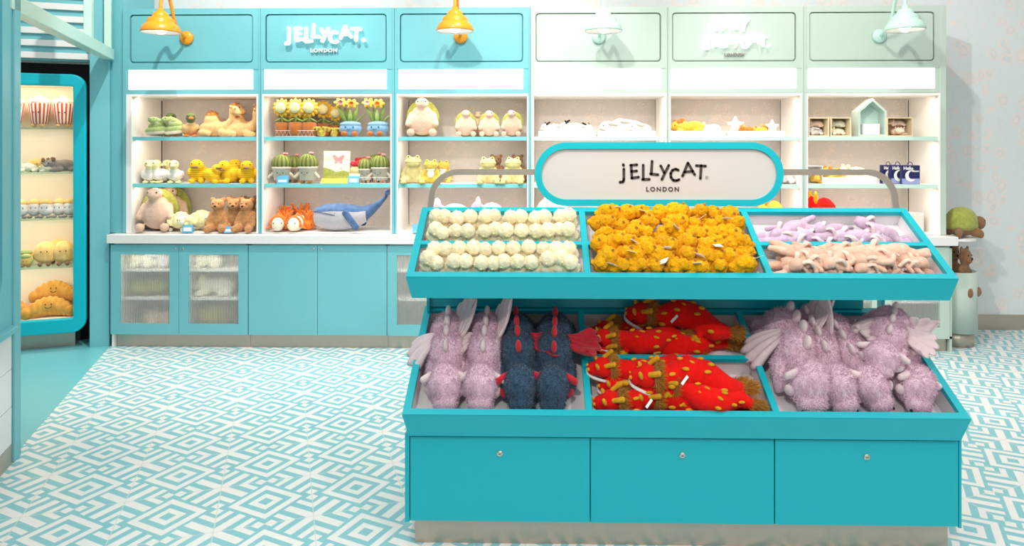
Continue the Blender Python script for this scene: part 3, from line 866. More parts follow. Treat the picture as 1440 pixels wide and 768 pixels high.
def build_tray(Q, nm, zbot, yfb, depth, back_ext):
    # tilted rim with dividers
    tf = lambda u, v, w: tray_pt(Q, u, v, w)
    mb = MB()
    L = Q['L']; rw = 0.03; th = 0.02
    v_mid = L*Q['div']
    def bar(x0, x1, v0, v1, n0=-th, n1=0.0):
        mb.prism([(x0, v0), (x1, v0), (x1, v1), (x0, v1)], n1-n0, lambda u, v, w: tray_pt(Q, u, v, n0+w))
    bar(GX0, GX1, 0, rw); bar(GX0, GX1, L-rw, L)
    bar(GX0, GX0+rw, rw, L-rw); bar(GX1-rw, GX1, rw, L-rw)
    for x in XD: bar(x-0.013, x+0.013, rw, L-rw)
    if nm == 'lower_tray':
        bar(XD[0]+0.013, XD[1]-0.013, v_mid-0.012, v_mid+0.012)
    else:
        for a, b_ in ((GX0+rw, XD[0]-0.013), (XD[0]+0.013, XD[1]-0.013), (XD[1]+0.013, GX1-rw)):
            bar(a, b_, v_mid-0.012, v_mid+0.012)
    tr = gpart(nm, mb, 'teal')
    # leaning front lip and solid ends
    mb = MB()
    yf, zf = Q['y0'], Q['z0']
    c, s_ = math.cos(Q['a']), math.sin(Q['a'])
    low = [(yf+0.0, zf-0.002), (yfb, zbot), (yfb+0.02, zbot), (yf+0.02*c+0.004, zf+0.02*s_-0.024)]
    ix = 0.02
    def lp(x, y, z):   # the ends flare in towards the bottom
        k = (zf-z)/(zf-zbot)
        k = max(0.0, min(1.0, k))
        return x
    vsA = [mb.bm.verts.new((GX0 if j in (0, 3) else GX0+ix, p[0], p[1])) for j, p in enumerate(low)]
    vsB = [mb.bm.verts.new((GX1 if j in (0, 3) else GX1-ix, p[0], p[1])) for j, p in enumerate(low)]
    mb.bm.faces.new(vsA); mb.bm.faces.new(list(reversed(vsB)))
    for j in range(4): mb.bm.faces.new((vsA[j], vsB[j], vsB[(j+1) % 4], vsA[(j+1) % 4]))
    gpart('front_lip', mb, 'teal', tr)
    mb = MB()
    zb1 = zbot if back_ext is None else back_ext
    for xa, xb, xo in ((GX0, GX0+0.02, GX0+ix), (GX1, GX1-0.02, GX1-ix)):
        pr = [(yf+0.004, zf-0.004), (yfb+0.02, zbot), tuple(tray_pt(Q, 0, L, -depth-0.02))[1:], (Q['y1'], Q['z1']-0.004)]
        a_ = [mb.bm.verts.new((xa if j in (0, 3) else xo, p[0], p[1])) for j, p in enumerate(pr)]
        b2 = [mb.bm.verts.new((xb, p[0], p[1])) for p in pr]
        mb.bm.faces.new(a_); mb.bm.faces.new(list(reversed(b2)))
        for j in range(4): mb.bm.faces.new((a_[j], b2[j], b2[(j+1) % 4], a_[(j+1) % 4]))
    # back board and bottom board
    mb.prism([(L-0.015, -depth-0.012), (L, -depth-0.012), (L, -th), (L-0.015, -th)], GX1-GX0-2*ix, lambda u, v, w: tray_pt(Q, GX0+ix+w, u, v))
    gpart('side_panel', mb, 'teal', tr)
    # pale liners, one per column
    xs = [GX0+0.021, XD[0], XD[1], GX1-0.021]
    for a, b_ in zip(xs, xs[1:]):
        mb = MB()
        mb.prism([(a+0.001, 0.012), (b_-0.001, 0.012), (b_-0.001, L-0.016), (a+0.001, L-0.016)], 0.006, lambda u, v, w: tray_pt(Q, u, v, -depth+w))
        for x in (a+0.001, b_-0.006):
            mb.prism([(0.012, -depth), (L-0.016, -depth), (L-0.016, -th), (0.012, -th)], 0.005, lambda u, v, w: tray_pt(Q, x+w, u, v))
        mb.prism([(a+0.006, -depth), (b_-0.006, -depth), (b_-0.006, -th), (a+0.006, -th)], 0.005, lambda u, v, w: tray_pt(Q, u, L-0.022+w, v))
        mid = not (nm == 'lower_tray' and not (a == XD[0]))
        if mid:
            mb.prism([(a+0.006, -depth), (b_-0.006, -depth), (b_-0.006, -th), (a+0.006, -th)], 0.006, lambda u, v, w: tray_pt(Q, u, v_mid-0.003+w, v))
        gpart('liner', mb, 'liner', tr, 'pale grey tray lining')
    return tr
build_tray(LO, 'lower_tray', 0.458, 2.752, 0.105, None)
build_tray(UP, 'upper_tray', 0.988, 2.826, 0.085, 1.19)
mb = MB(); mb.box(-0.50, 1.51, 3.262, 3.285, 0.853, 1.245); gpart('back_panel', mb, 'teal')
mb = MB(); mb.box(-0.515, -0.502, 3.232, 3.285, 0.84, 1.18); gpart('support', mb, 'teal')
mb = MB(); mb.box(1.58, 1.595, 3.232, 3.275, 0.84, 1.19); gpart('support', mb, 'teal')
# oval sign on a bent metal bar
SY = 3.215
sx0, sx1, sz0, sz1 = aty(752, 245, SY).x, aty(1100, 245, SY).x, 1.332, 1.624
mb = MB(); rr = (sz1-sz0)/2
mb.ring(rrect(sx0+0.03, sx1-0.03, sz0+0.03, sz1-0.03, rr-0.0301, 14), rrect(sx0, sx1, sz0, sz1, rr-0.0001, 14), 0.04, lambda u, v, w: Vector((u, SY-0.02+w, v)))
sf = gpart('sign_frame', mb, 'teal')
mb = MB(); mb.prism(rrect(sx0+0.029, sx1-0.029, sz0+0.029, sz1-0.029, rr-0.0293, 14), 0.02, lambda u, v, w: Vector((u, SY-0.008+w, v)))
sb = gpart('sign_board', mb, 'sign_face', sf, 'cream oval sign board')
scs = 1/(980/SY*2.667)
xw = aty(930, 240, SY)
mb = MB(); zc = aty(930, 190+137/2.667, SY).z
xo = aty(740, 240, SY).x
fs = lambda x, y, d_: Vector((xo+x*scs*1.0, SY-0.0115+d_, zc-(y-137)*scs))
strokes(mb, WORD, fs, 9.5, 0.004)
gpart('lettering', mb, 'letter_brown', sb, 'dark brown hand-cut lettering')
me = text_mesh('small_lettering', 'LONDON', 0.0285, 0.0015, 'letter_brown', 1.35, 0.0006)
o = obj('small_lettering', me, sb, loc=Vector((xo+508*scs, SY-0.0095, zc-(203-137)*scs))-G.location, rot=STAND)
me = text_mesh('registered_mark', 'R', 0.011, 0.001, 'letter_grey')
o = obj('registered_mark', me, sb, loc=Vector((xo+672*scs, SY-0.0092, zc-(159-137)*scs))-G.location, rot=STAND)
mb = MB(); cxr, czr = xo+672*scs, zc-(159-137)*scs
cir = lambda r: [(cxr+r*math.cos(2*PI*q/20), czr+r*math.sin(2*PI*q/20)) for q in range(20)]
mb.ring(cir(0.0065), cir(0.0077), 0.001, lambda u, v, w: Vector((u, SY-0.0095+w, v))); gpart('mark_ring', mb, 'letter_grey', sb)
for sgn in (-1, 1):
    xe = sx0+0.01 if sgn < 0 else sx1-0.01
    xk = aty(607, 288, SY).x if sgn < 0 else aty(1258, 288, SY).x
    ra = 0.125; zt = 1.487
    path = [(xe, zt)]
    xc = xk-sgn*ra
    for q in range(13):
        a = PI/2*(1-q/12)
        path.append((xc+sgn*ra*math.cos(a), zt-ra+ra*math.sin(a)))
    path.append((xk+sgn*0.006, 1.322))
    mb = MB(); prev = None
    hw = 0.0135
    L0 = []; L1 = []
    for q, p in enumerate(path):
        p0 = path[max(q-1, 0)]; p1 = path[min(q+1, len(path)-1)]
        dxx, dzz = p1[0]-p0[0], p1[1]-p0[1]; l = math.hypot(dxx, dzz)
        L0.append((p[0]-dzz/l*hw, p[1]+dxx/l*hw)); L1.append((p[0]+dzz/l*hw, p[1]-dxx/l*hw))
    for q in range(len(path)-1):
        mb.prism([L0[q], L0[q+1], L1[q+1], L1[q]], 0.012, lambda u, v, w: Vector((u, SY-0.006+w, v)))
    bmesh.ops.remove_doubles(mb.bm, verts=mb.bm.verts, dist=1e-5)
    gpart('sign_bracket', mb, 'steel', label='bent brushed metal bar')
# ------------------------------------------------------------------ kinds of toys (each faces the shop, -Y, standing on z = 0)
def solid(name, items, mat, smooth=True):
    mb = MB()
    for e in items: mb.ell(e[0], e[1], e[2] if len(e) > 2 else (0, 0, 0), 12, 8)
    return mb.mesh(name, mat, smooth)
def eyes(P, up, pts, r=0.006, mat='eye_black'):
    for p in pts: P.add('eye', solid('eye', [(p, r)], mat), up)

# small cream chick
chick = []
for vv in range(2):
    P = Proto('cream_chick')
    hx = (0.004, -0.006)[vv]
    b = P.add('body', blob('body', [((0, 0.0, 0.034), (0.033, 0.036, 0.034)), ((hx, -0.012, 0.078), (0.030, 0.030, 0.028)),
        ((-0.03, 0.002, 0.036), (0.010, 0.02, 0.022)), ((0.03, 0.002, 0.036), (0.010, 0.02, 0.022)),
        ((-0.014, -0.03, 0.008), (0.012, 0.014, 0.009)), ((0.014, -0.03, 0.008), (0.012, 0.014, 0.009))], 'f_cream', 0.004, 2, (70, 0.0035)))
    P.add('fur', fur('fur', P.parts[b][1], 'f_cream', 500, 0.007, 0.0022, (0, 0, 0), 3+vv), b)
    P.add('beak', solid('beak', [((hx, -0.039, 0.073), (0.005, 0.006, 0.004))], 'f_butter'), b)
    chick.append(P)
# small mustard curly toy
must = []
for vv in range(3):
    P = Proto('mustard_curly_toy')
    r = random.Random(vv+20)
    sp = [((0, 0, 0.040), (0.040, 0.038, 0.040)), ((0.018-0.018*vv, -0.022, 0.066), (0.026, 0.024, 0.024)), ((-0.034, 0.012, 0.03), (0.016, 0.018, 0.014)), ((0.034, 0.012, 0.03), (0.016, 0.018, 0.014))]
    for _ in range(60):
        a, z = r.uniform(0, 2*PI), r.uniform(-0.7, 1)
        q = math.sqrt(1-z*z)
        sp.append(((0.037*q*math.cos(a), 0.035*q*math.sin(a), 0.042+0.037*z), 0.0085))
    for _ in range(22):
        a, z = r.uniform(0, 2*PI), r.uniform(-0.5, 1)
        q = math.sqrt(1-z*z)
        sp.append(((0.018-0.018*vv+0.023*q*math.cos(a), -0.022+0.022*q*math.sin(a), 0.066+0.022*z), 0.007))
    b = P.add('body', blob('body', sp, 'f_mustard', 0.0038, 1))
    P.add('ear', solid('ear', [((0.036-0.018*vv, -0.016, 0.088), (0.007, 0.004, 0.009))], 'f_mustard_dark'), b)
    if vv == 2:
        mb = MB(); mb.box(-0.016, 0.016, -0.0006, 0.0006, -0.021, 0.021, rot=Euler((0.9, 0.3, 0.3)).to_matrix())
        P.add('tag', mb.mesh('tag', 'card_white'), None, 'white card tag', loc=(0.01, -0.038, 0.088))
    must.append(P)

# dragons lying on their bellies, head towards the shop; length runs up +Y
def wing_mesh(name, span, chord, fingers, mat, curl=0.35, th=0.007):
    """webbed fin with a scalloped edge, spreading along +X from its root at the origin"""
    mb = MB()
    nu, na = 14, 30
    def pt(u, k, sgn):
        w = k/na
        a = R(-24+74*w)
        sc = abs(math.sin(PI*fingers*w))**0.6
        ln = span*(0.80+0.20*sc)*(1-0.25*(w-0.35)**2*2)
        r_ = ln*u
        rib = 0.6+0.6*abs(math.sin(PI*fingers*w))
        x = r_*math.cos(a); y = r_*math.sin(a)+(w-0.5)*0.06*(1-u)
        t_ = th*rib*math.sqrt(max(0.0, 1-(2*w-1)**4))*math.sqrt(max(0.0, 1-u**6))
        return Vector((x, y, curl*span*u*u*(1-0.4*w)+sgn*t_))
    g = {}
    for sgn in (1, -1):
        for i in range(nu+1):
            for k in range(na+1):
                g[sgn, i, k] = mb.bm.verts.new(pt(i/nu, k, sgn))
        for i in range(nu):
            for k in range(na):
                mb.bm.faces.new((g[sgn, i, k], g[sgn, i+1, k], g[sgn, i+1, k+1], g[sgn, i, k+1]))
    bmesh.ops.remove_doubles(mb.bm, verts=mb.bm.verts, dist=2e-4)
    return mb.mesh(name, mat, True)
def big_dragon(name, mat, pad, horn_red):
    P = Proto(name)
    sp = [((0, 0.085, 0.078), (0.088, 0.085, 0.076)), ((0, 0.015, 0.045), (0.062, 0.045, 0.042)),
          ((0, 0.17, 0.070), (0.070, 0.04, 0.056)), ((0, 0.265, 0.088), (0.100, 0.105, 0.085)), ((0, 0.385, 0.088), (0.096, 0.085, 0.084)),
          ((0, 0.46, 0.07), (0.075, 0.06, 0.06))]
    for s_ in (-1, 1):
        sp += [(c, r) for c, r in capsule((s_*0.075, 0.22, 0.06), (s_*0.088, 0.13, 0.030), 0.034, 0.027)]
        sp += [(c, r) for c, r in capsule((s_*0.06, 0.40, 0.05), (s_*0.075, 0.47, 0.042), 0.045, 0.038)]
    sp += [(c, r) for c, r in chain([(0, 0.48, 0.06), (0.03, 0.51, 0.04), (0.07, 0.53, 0.03)], [0.04, 0.028, 0.018])]
    bm_ = blob('body', sp, mat, 0.008, 3, (40, 0.003))
    b = P.add('body', bm_)
    P.add('fur', fur('fur', bm_, mat, 10000, 0.017, 0.0028, (0, -0.45, 0), 5, 0.75, lambda c: c.z > 0.035), b)
    for y, z in ((0.205, 0.160), (0.275, 0.178), (0.345, 0.176), (0.415, 0.172)):
        P.add('spine', solid('spine', [((0, y, z), (0.016, 0.028, 0.024))], pad), b)
    for s_ in (-1, 1):
        P.add('horn', blob('horn', capsule((s_*0.070, 0.092, 0.108), (s_*0.112, 0.078, 0.104), 0.019, 0.014), pad, 0.004, 2), b)
        P.add('ear', blob('ear', [((s_*0.085, 0.062, 0.060), (0.026, 0.014, 0.018), (0, s_*-0.4, s_*0.5))], pad, 0.004, 2), b)
        eyes(P, b, [(s_*0.045, -0.014, 0.030)], 0.007)
    return P
lil = big_dragon('lilac_dragon', 'f_lilac', 'f_lilac_pad', False)
lil.wings = [lil.add('wing', wing_mesh('wing', 0.18, 0.13, 4, 'f_lilac_pad', th=0.010), 0, loc=(sg*0.06, 0.30, 0.13), rot=(0, 0, 0)) for sg in (-1, 1)]
nav = big_dragon('navy_dragon', 'f_navy', 'f_red_pad', True)
nav.wings = [nav.add('wing', wing_mesh('wing', 0.19, 0.12, 4, 'f_red_pad', th=0.010), 0, loc=(sg*0.06, 0.30, 0.13), rot=(0, 0, 0)) for sg in (-1, 1)]

# long red dragon lying across the tray, head at -X
reds = []
for vv in range(3):
    P = Proto('red_dragon')
    sgn = (1, -1, 0.3)[vv]
    pts = [(-0.215, -0.01*sgn, 0.05), (-0.13, 0.0, 0.045), (-0.04, 0.035*sgn, 0.045), (0.06, 0.02*sgn, 0.045), (0.15, -0.03*sgn, 0.038), (0.225, -0.02*sgn, 0.026)]
    sp = chain(pts, [0.044, 0.048, 0.062, 0.062, 0.048, 0.026], 6)
    sp += [((-0.235, -0.01*sgn, 0.055), (0.058, 0.052, 0.046)), ((-0.285, -0.012*sgn, 0.045), (0.036, 0.036, 0.030)), ((-0.03, 0.03*sgn, 0.055), (0.07, 0.066, 0.058))]
    for x, y in ((-0.10, -0.055), (-0.10, 0.06), (0.09, -0.06), (0.09, 0.06)):
        sp += capsule((x, y*0.5, 0.035), (x-0.02, y*1.1, 0.018), 0.024, 0.016, 5)
    b = P.add('body', blob('body', sp, 'f_red', 0.006, 3))
    r = random.Random(vv)
    for x, y in ((-0.16, 0.01), (-0.115, -0.012), (-0.07, 0.022), (-0.02, 0.005), (0.03, 0.03), (0.075, 0.0), (0.12, 0.02), (0.17, -0.02), (-0.05, -0.02), (0.055, -0.025)):
        yy = y*1.3+0.02*sgn*(1 if -0.08 < x < 0.1 else -0.4)
        zt = 0.108 if -0.10 < x < 0.09 else (0.090 if x < 0.12 else 0.074)
        zt -= 0.35*abs(y)
        P.add('scale_patch', solid('scale_patch', [((x, yy, zt), (0.018, 0.008, 0.007), (0, 0, r.uniform(-0.5, 0.5)))], 'f_gold'), b)
    for x in (-0.12, -0.03, 0.05, 0.13):   # row along the near flank
        P.add('scale_patch', solid('scale_patch', [((x, -0.054+0.028*sgn*(1 if -0.08 < x < 0.1 else -0.5), 0.062), (0.018, 0.008, 0.009))], 'f_gold'), b)
    for s_ in (-1, 1):
        P.add('horn', blob('horn', capsule((-0.225, s_*0.03-0.01*sgn, 0.09), (-0.185, s_*0.042-0.01*sgn, 0.112), 0.011, 0.013), 'f_gold', 0.004, 2), b)
        P.add('brow', solid('brow', [((-0.268, s_*0.028-0.012*sgn, 0.083), (0.010, 0.014, 0.020), (0, -0.5, 0))], 'f_gold'), b)
    P.add('nostril', solid('nostril', [((-0.315, -0.012*sgn-0.014, 0.055), (0.009, 0.009, 0.008)), ((-0.315, -0.012*sgn+0.014, 0.055), (0.009, 0.009, 0.008))], 'f_gold'), b)
    mb = MB(); mb.tube([(-0.318+0.10*u*u, -0.012*sgn+(0.008+0.052*abs(u))*(1 if u > 0 else -1) if abs(u) > 0.05 else -0.012*sgn, 0.027-0.012*abs(u)) for u in [q/8-1 for q in range(17)]], 0.0075, 8)
    P.add('whisker_trim', mb.mesh('whisker_trim', 'f_white', True), b)
    mn = blob('tmpm', [((-0.185, -0.01*sgn, 0.055), (0.022, 0.058, 0.05))], 'f_ginger', 0.006, 2)
    P.add('mane', mn, b)
    P.add('mane_fur', fur('mane_fur', mn, 'f_ginger', 1800, 0.036, 0.003, (0.8, 0, 0.1), 8, 0.6), len(P.parts)-1)
    tb = blob('tail_tuft', capsule((0.22, -0.02*sgn, 0.026), (0.27, -0.015*sgn, 0.03), 0.018, 0.020), 'f_ginger', 0.005, 2)
    P.add('tail_tuft', tb, b)
    P.add('tail_fur', fur('tail_fur', tb, 'f_ginger', 900, 0.042, 0.0035, (0.9, 0, 0.0), 9, 0.6), len(P.parts)-1)
    for x, y in ((-0.12, -0.064), (-0.12, 0.07), (0.07, -0.07), (0.07, 0.07)):
        P.add('foot', blob('foot', [((x-0.006, y, 0.016), (0.022, 0.014, 0.013)), ((x-0.026, y-0.01, 0.012), 0.0085), ((x-0.029, y, 0.012), 0.0085), ((x-0.026, y+0.01, 0.012), 0.0085)], 'f_gold', 0.004, 1), b)
    if vv != 2:
        mb = MB(); mb.box(-0.022, 0.022, -0.006, 0.006, -0.0012, 0.0012, rot=Euler((0.5, -0.5, 0.7)).to_matrix())
        P.add('tag', mb.mesh('tag', 'card_white'), None, 'white cloth tag', loc=(-0.06, -0.055, 0.09))
    reds.append(P)

# floppy little long-limbed toys (pink, lilac), lying with the head at -X
def floppy(name, mat, inner, vv):
    P = Proto(name)
    k = (1, -1, 0.4)[vv]
    sp = chain([(-0.03, 0, 0.026), (0.03, 0.008*k, 0.028), (0.075, 0.004*k, 0.026)], [0.028, 0.036, 0.031], 5)
    sp += [((-0.066, -0.004*k, 0.036), (0.033, 0.030, 0.029)), ((-0.088, -0.006*k, 0.028), (0.017, 0.017, 0.014))]
    sp += chain([(0.08, 0.015, 0.024), (0.12, 0.03*k, 0.018), (0.165, 0.035*k, 0.014)], [0.021, 0.018, 0.016], 4)
    sp += chain([(0.08, -0.015, 0.024), (0.125, -0.03, 0.02), (0.165, -0.024, 0.022)], [0.021, 0.018, 0.016], 4)
    sp += chain([(-0.02, -0.02, 0.03), (0.005, -0.048, 0.03), (-0.015, -0.07, 0.018)], [0.017, 0.014, 0.013], 4)
    sp += chain([(-0.02, 0.02, 0.03), (-0.05, 0.05, 0.024), (-0.075, 0.062, 0.014)], [0.017, 0.014, 0.013], 4)
    b = P.add('body', blob('body', sp, mat, 0.0048, 2, (45, 0.0016)))
    for s_ in (-1, 1):
        P.add('ear', blob('ear', [((-0.045+0.03*u, s_*(0.02+0.028*u)-0.004*k, 0.052-0.012*u+0.018*math.sin(3*u)), (0.013, 0.011, 0.005)) for u in [q/6 for q in range(9)]], inner, 0.004, 1), b)
        eyes(P, b, [(-0.078, s_*0.016-0.004*k, 0.043)], 0.0035)
    mb = MB(); mb.box(-0.012, 0.012, -0.006, 0.006, -0.0008, 0.0008, rot=Euler((0.6, -0.4, 0.7+vv)).to_matrix())
    P.add('tag', mb.mesh('tag', 'card_white'), None, loc=(0.03, -0.036, 0.04))
    return P
pinkt = [floppy('pink_floppy_toy', 'f_pink', 'f_peach', v) for v in range(3)]
lilt = [floppy('lilac_floppy_toy', 'f_smalllilac', 'f_lilac_pad', v) for v in range(3)]

# tortoise sitting up (0.36 m)
def tortoise(name, body, shell):
    P = Proto(name)
    sp = [((0, 0, 0.135), (0.128, 0.095, 0.125)), ((0, -0.005, 0.20), (0.10, 0.08, 0.09)), ((0, -0.035, 0.265), (0.05, 0.05, 0.05)), ((0, -0.05, 0.308), (0.060, 0.062, 0.050)), ((0, -0.085, 0.296), (0.042, 0.034, 0.032))]
    for s_ in (-1, 1):
        sp += [((s_*0.098, -0.095, 0.036), (0.038, 0.036, 0.036))]
        sp += capsule((s_*0.10, 0.0, 0.20), (s_*0.125, -0.05, 0.115), 0.03, 0.028)
    b = P.add('body', blob('body', sp, body, 0.009, 3))
    P.add('shell', blob('shell', [((0, 0.075, 0.172), (0.148, 0.075, 0.170)), ((0, 0.055, 0.172), (0.156, 0.03, 0.180))], shell, 0.009, 3), None, 'quilted green shell')
    eyes(P, b, [(-0.035, -0.098, 0.322), (0.035, -0.098, 0.322)], 0.0065)
    P.add('smile', solid('smile', [((0.026*math.sin(t), -0.113+0.012*abs(math.sin(t)), 0.288-0.006*math.cos(t)), 0.0022) for t in [q*0.18-0.9 for q in range(11)]], 'f_brown'), b)
    P.add('belly_seam', solid('belly_seam', [((0.085*math.sin(t), -0.096*math.cos(t)*0.98, 0.13), (0.006, 0.003, 0.0015)) for t in [q*0.12-0.96 for q in range(17)]], 'f_peach'), b)
    return P
tort = tortoise('tortoise', 'f_beige', 'f_shell')

# seated bear
def seated(name, mat, muzzle, ears='round'):
    P = Proto(name)
    sp = [((0, 0, 0.085), (0.062, 0.052, 0.085)), ((0, -0.005, 0.15), (0.045, 0.04, 0.05)), ((0, -0.015, 0.215), (0.055, 0.050, 0.050)), ((0, -0.055, 0.203), (0.03, 0.026, 0.022))]
    for s_ in (-1, 1):
        sp += capsule((s_*0.05, -0.005, 0.14), (s_*0.072, -0.045, 0.06), 0.025, 0.022)
        sp += capsule((s_*0.035, -0.02, 0.035), (s_*0.058, -0.10, 0.028), 0.033, 0.028)
        if ears == 'round': sp += [((s_*0.042, -0.005, 0.258), (0.020, 0.011, 0.020))]
        else: sp += [((s_*0.058, -0.012, 0.205), (0.013, 0.025, 0.042))]
    b = P.add('body', blob('body', sp, mat, 0.0065, 2, (60, 0.002)))
    P.add('nose', solid('nose', [((0, -0.083, 0.209), (0.011, 0.007, 0.008))], 'eye_black'), b)
    eyes(P, b, [(-0.022, -0.061, 0.228), (0.022, -0.061, 0.228)], 0.005)
    return P
bear = seated('brown_bear', 'f_caramel', 'f_tan')
otter = seated('brown_otter', 'f_brown', 'f_tan')
pup = seated('white_bunny', 'f_white', 'f_peach', 'long')

def frog(name, mat, scarf=False):
    P = Proto(name)
    sp = [((0, 0, 0.075), (0.062, 0.05, 0.078)), ((0, -0.012, 0.172), (0.072, 0.052, 0.04)), ((0, -0.02, 0.155), (0.06, 0.05, 0.03))]
    for s_ in (-1, 1):
        sp += [((s_*0.036, -0.012, 0.208), (0.020, 0.02, 0.02))]
        sp += chain([(s_*0.055, -0.005, 0.12), (s_*0.082, -0.035, 0.07), (s_*0.06, -0.07, 0.03)], [0.02, 0.016, 0.017])
        sp += chain([(s_*0.04, -0.02, 0.03), (s_*0.085, -0.06, 0.032), (s_*0.07, -0.115, 0.014)], [0.03, 0.02, 0.016])
        sp += [((s_*0.075, -0.135, 0.011), (0.03, 0.028, 0.011))]
    b = P.add('body', blob('body', sp, mat, 0.0065, 2))
    eyes(P, b, [(-0.037, -0.03, 0.214), (0.037, -0.03, 0.214)], 0.006)
    P.add('mouth', solid('mouth', [((0.062*math.sin(t), -0.018-0.052*math.cos(t), 0.168), 0.0025) for t in [q*0.14-1.12 for q in range(17)]], 'f_brown'), b)
    if scarf: P.add('bib', blob('bib', [((0, -0.045, 0.09), (0.034, 0.014, 0.04)), ((0, -0.035, 0.13), (0.045, 0.03, 0.014))], 'f_white', 0.005, 2), b, 'white bib')
    return P
frg = frog('frog', 'f_frog'); frgy = frog('frog', 'f_frogyellow', True)

# lying camel, head at +X
P = cam_ = Proto('camel')
sp = [((0, 0, 0.065), (0.12, 0.07, 0.065)), ((-0.02, 0, 0.125), (0.058, 0.048, 0.065)), ((0.10, -0.005, 0.08), (0.05, 0.045, 0.05))]
sp += chain([(0.11, -0.01, 0.09), (0.15, -0.015, 0.14), (0.155, -0.02, 0.20)], [0.036, 0.028, 0.028])
sp += [((0.17, -0.025, 0.215), (0.042, 0.036, 0.040)), ((0.20, -0.035, 0.195), (0.03, 0.027, 0.026))]
for x, y in ((0.08, -0.07), (-0.08, -0.07), (0.08, 0.07), (-0.08, 0.07)):
    sp += capsule((x, y*0.8, 0.03), (x+0.06, y*1.15, 0.022), 0.03, 0.022)
b = P.add('body', blob('body', sp, 'f_tan', 0.0075, 2))
mn = blob('hump_mane', [((-0.02, 0, 0.175), (0.036, 0.034, 0.022)), ((0.155, -0.005, 0.25), (0.02, 0.02, 0.016))], 'f_brownmane', 0.006, 1)
P.add('hump_mane', mn, b, 'orange tufted hump'); P.add('mane_fur', fur('mane_fur', mn, 'f_brownmane', 400, 0.02, 0.003, (0, 0, 0.3), 4), len(P.parts)-1)
for s_ in (-1, 1): P.add('ear', solid('ear', [((0.15, -0.02+s_*0.035, 0.245), (0.010, 0.02, 0.012))], 'f_tan'), b)
eyes(P, b, [(0.185, -0.058, 0.228)], 0.005)

# coiled snake
P = snake = Proto('coiled_snake')
pts = []; rad = []
for q in range(46):
    t_ = q/45; a = t_*4.2*PI
    pts.append(((0.085-0.05*t_)*math.cos(a), (0.07-0.04*t_)*math.sin(a), 0.03+0.085*t_)); rad.append(0.012+0.018*min(1, t_*4))
pts += [(0.01, -0.02, 0.135), (-0.02, -0.055, 0.15)]; rad += [0.03, 0.032]
mb = MB(); mb.tube(pts, rad, 14); mb.ell((-0.03, -0.075, 0.148), (0.034, 0.042, 0.027)); b = P.add('body', mb.mesh('body', 'f_green', True))
mb = MB(); mb.tube([(p[0], p[1], p[2]-0.010) for p in pts], [r_*0.92 for r_ in rad], 12); P.add('belly', mb.mesh('belly', 'f_pale', True), b, 'pale belly')
eyes(P, b, [(-0.05, -0.10, 0.16), (-0.012, -0.102, 0.16)], 0.005)

# duck standing
def duck(name, body, head, bill, tuck=False):
    P = Proto(name)
    sp = [((0, 0.02, 0.07), (0.058, 0.085, 0.058)), ((0, 0.10, 0.085), (0.025, 0.03, 0.02)), ((0, -0.03, 0.11), (0.036, 0.036, 0.045))]
    for s_ in (-1, 1): sp += [((s_*0.055, 0.02, 0.075), (0.014, 0.055, 0.036))]
    b = P.add('body', blob('body', sp, body, 0.0065, 2))
    P.add('head', blob('head', [((0, -0.045, 0.165), (0.042, 0.045, 0.04)), ((0, -0.04, 0.135), (0.032, 0.032, 0.03))], head, 0.006, 2), b)
    P.add('bill', blob('bill', [((0, -0.098, 0.155), (0.022, 0.03, 0.009)), ((0, -0.085, 0.16), (0.018, 0.02, 0.012))], bill, 0.004, 1), b)
    for s_ in (-1, 1): P.add('foot', blob('foot', [((s_*0.032, -0.035, 0.010), (0.026, 0.036, 0.010)), ((s_*0.032, -0.0, 0.02), (0.014, 0.014, 0.018))], bill, 0.005, 1), b)
    eyes(P, b, [(-0.026, -0.078, 0.178), (0.026, -0.078, 0.178)], 0.005)
    return P
mall = duck('mallard_duck', 'f_tan', 'f_darkgreen', 'f_orange')
ddl = duck('cream_duckling', 'f_white', 'f_butter', 'f_butter')

# mustard corduroy curled toy
P = cord = Proto('corduroy_duckling')
sp = [((0, 0.02, 0.075), (0.068, 0.085, 0.072)), ((0, 0.11, 0.07), (0.03, 0.035, 0.03)), ((0.0, -0.045, 0.135), (0.052, 0.05, 0.050))]
for s_ in (-1, 1): sp += [((s_*0.066, 0.02, 0.08), (0.014, 0.055, 0.04)), ((s_*0.035, -0.05, 0.018), (0.026, 0.036, 0.018))]
b = P.add('body', blob('body', sp, 'f_cord', 0.007, 2))
P.add('bill', blob('bill', [((0, -0.10, 0.125), (0.026, 0.024, 0.010))], 'f_brown', 0.004, 1), b)
eyes(P, b, [(-0.028, -0.084, 0.152), (0.028, -0.084, 0.152)], 0.005)

# bobbly sheep
P = bob = Proto('bobbly_sheep')
r = random.Random(4); sp = [((0, 0, 0.07), (0.085, 0.065, 0.055))]
for _ in range(70):
    a, z = r.uniform(0, 2*PI), r.uniform(-0.5, 1); q = math.sqrt(1-z*z)
    sp.append(((0.085*q*math.cos(a), 0.066*q*math.sin(a), 0.072+0.055*z), 0.018))
b = P.add('fleece', blob('fleece', sp, 'f_butter', 0.006, 1))
P.add('face', blob('face', [((0.06, -0.07, 0.085), (0.026, 0.03, 0.032)), ((0.06, -0.055, 0.11), (0.03, 0.014, 0.010))], 'f_pale', 0.005, 1), b)
for x in (-0.05, 0.05): P.add('foot', solid('foot', [((x, -0.045, 0.015), (0.015, 0.016, 0.016))], 'f_pale'), b)
eyes(P, b, [(0.05, -0.098, 0.09), (0.07, -0.098, 0.09)], 0.0035)

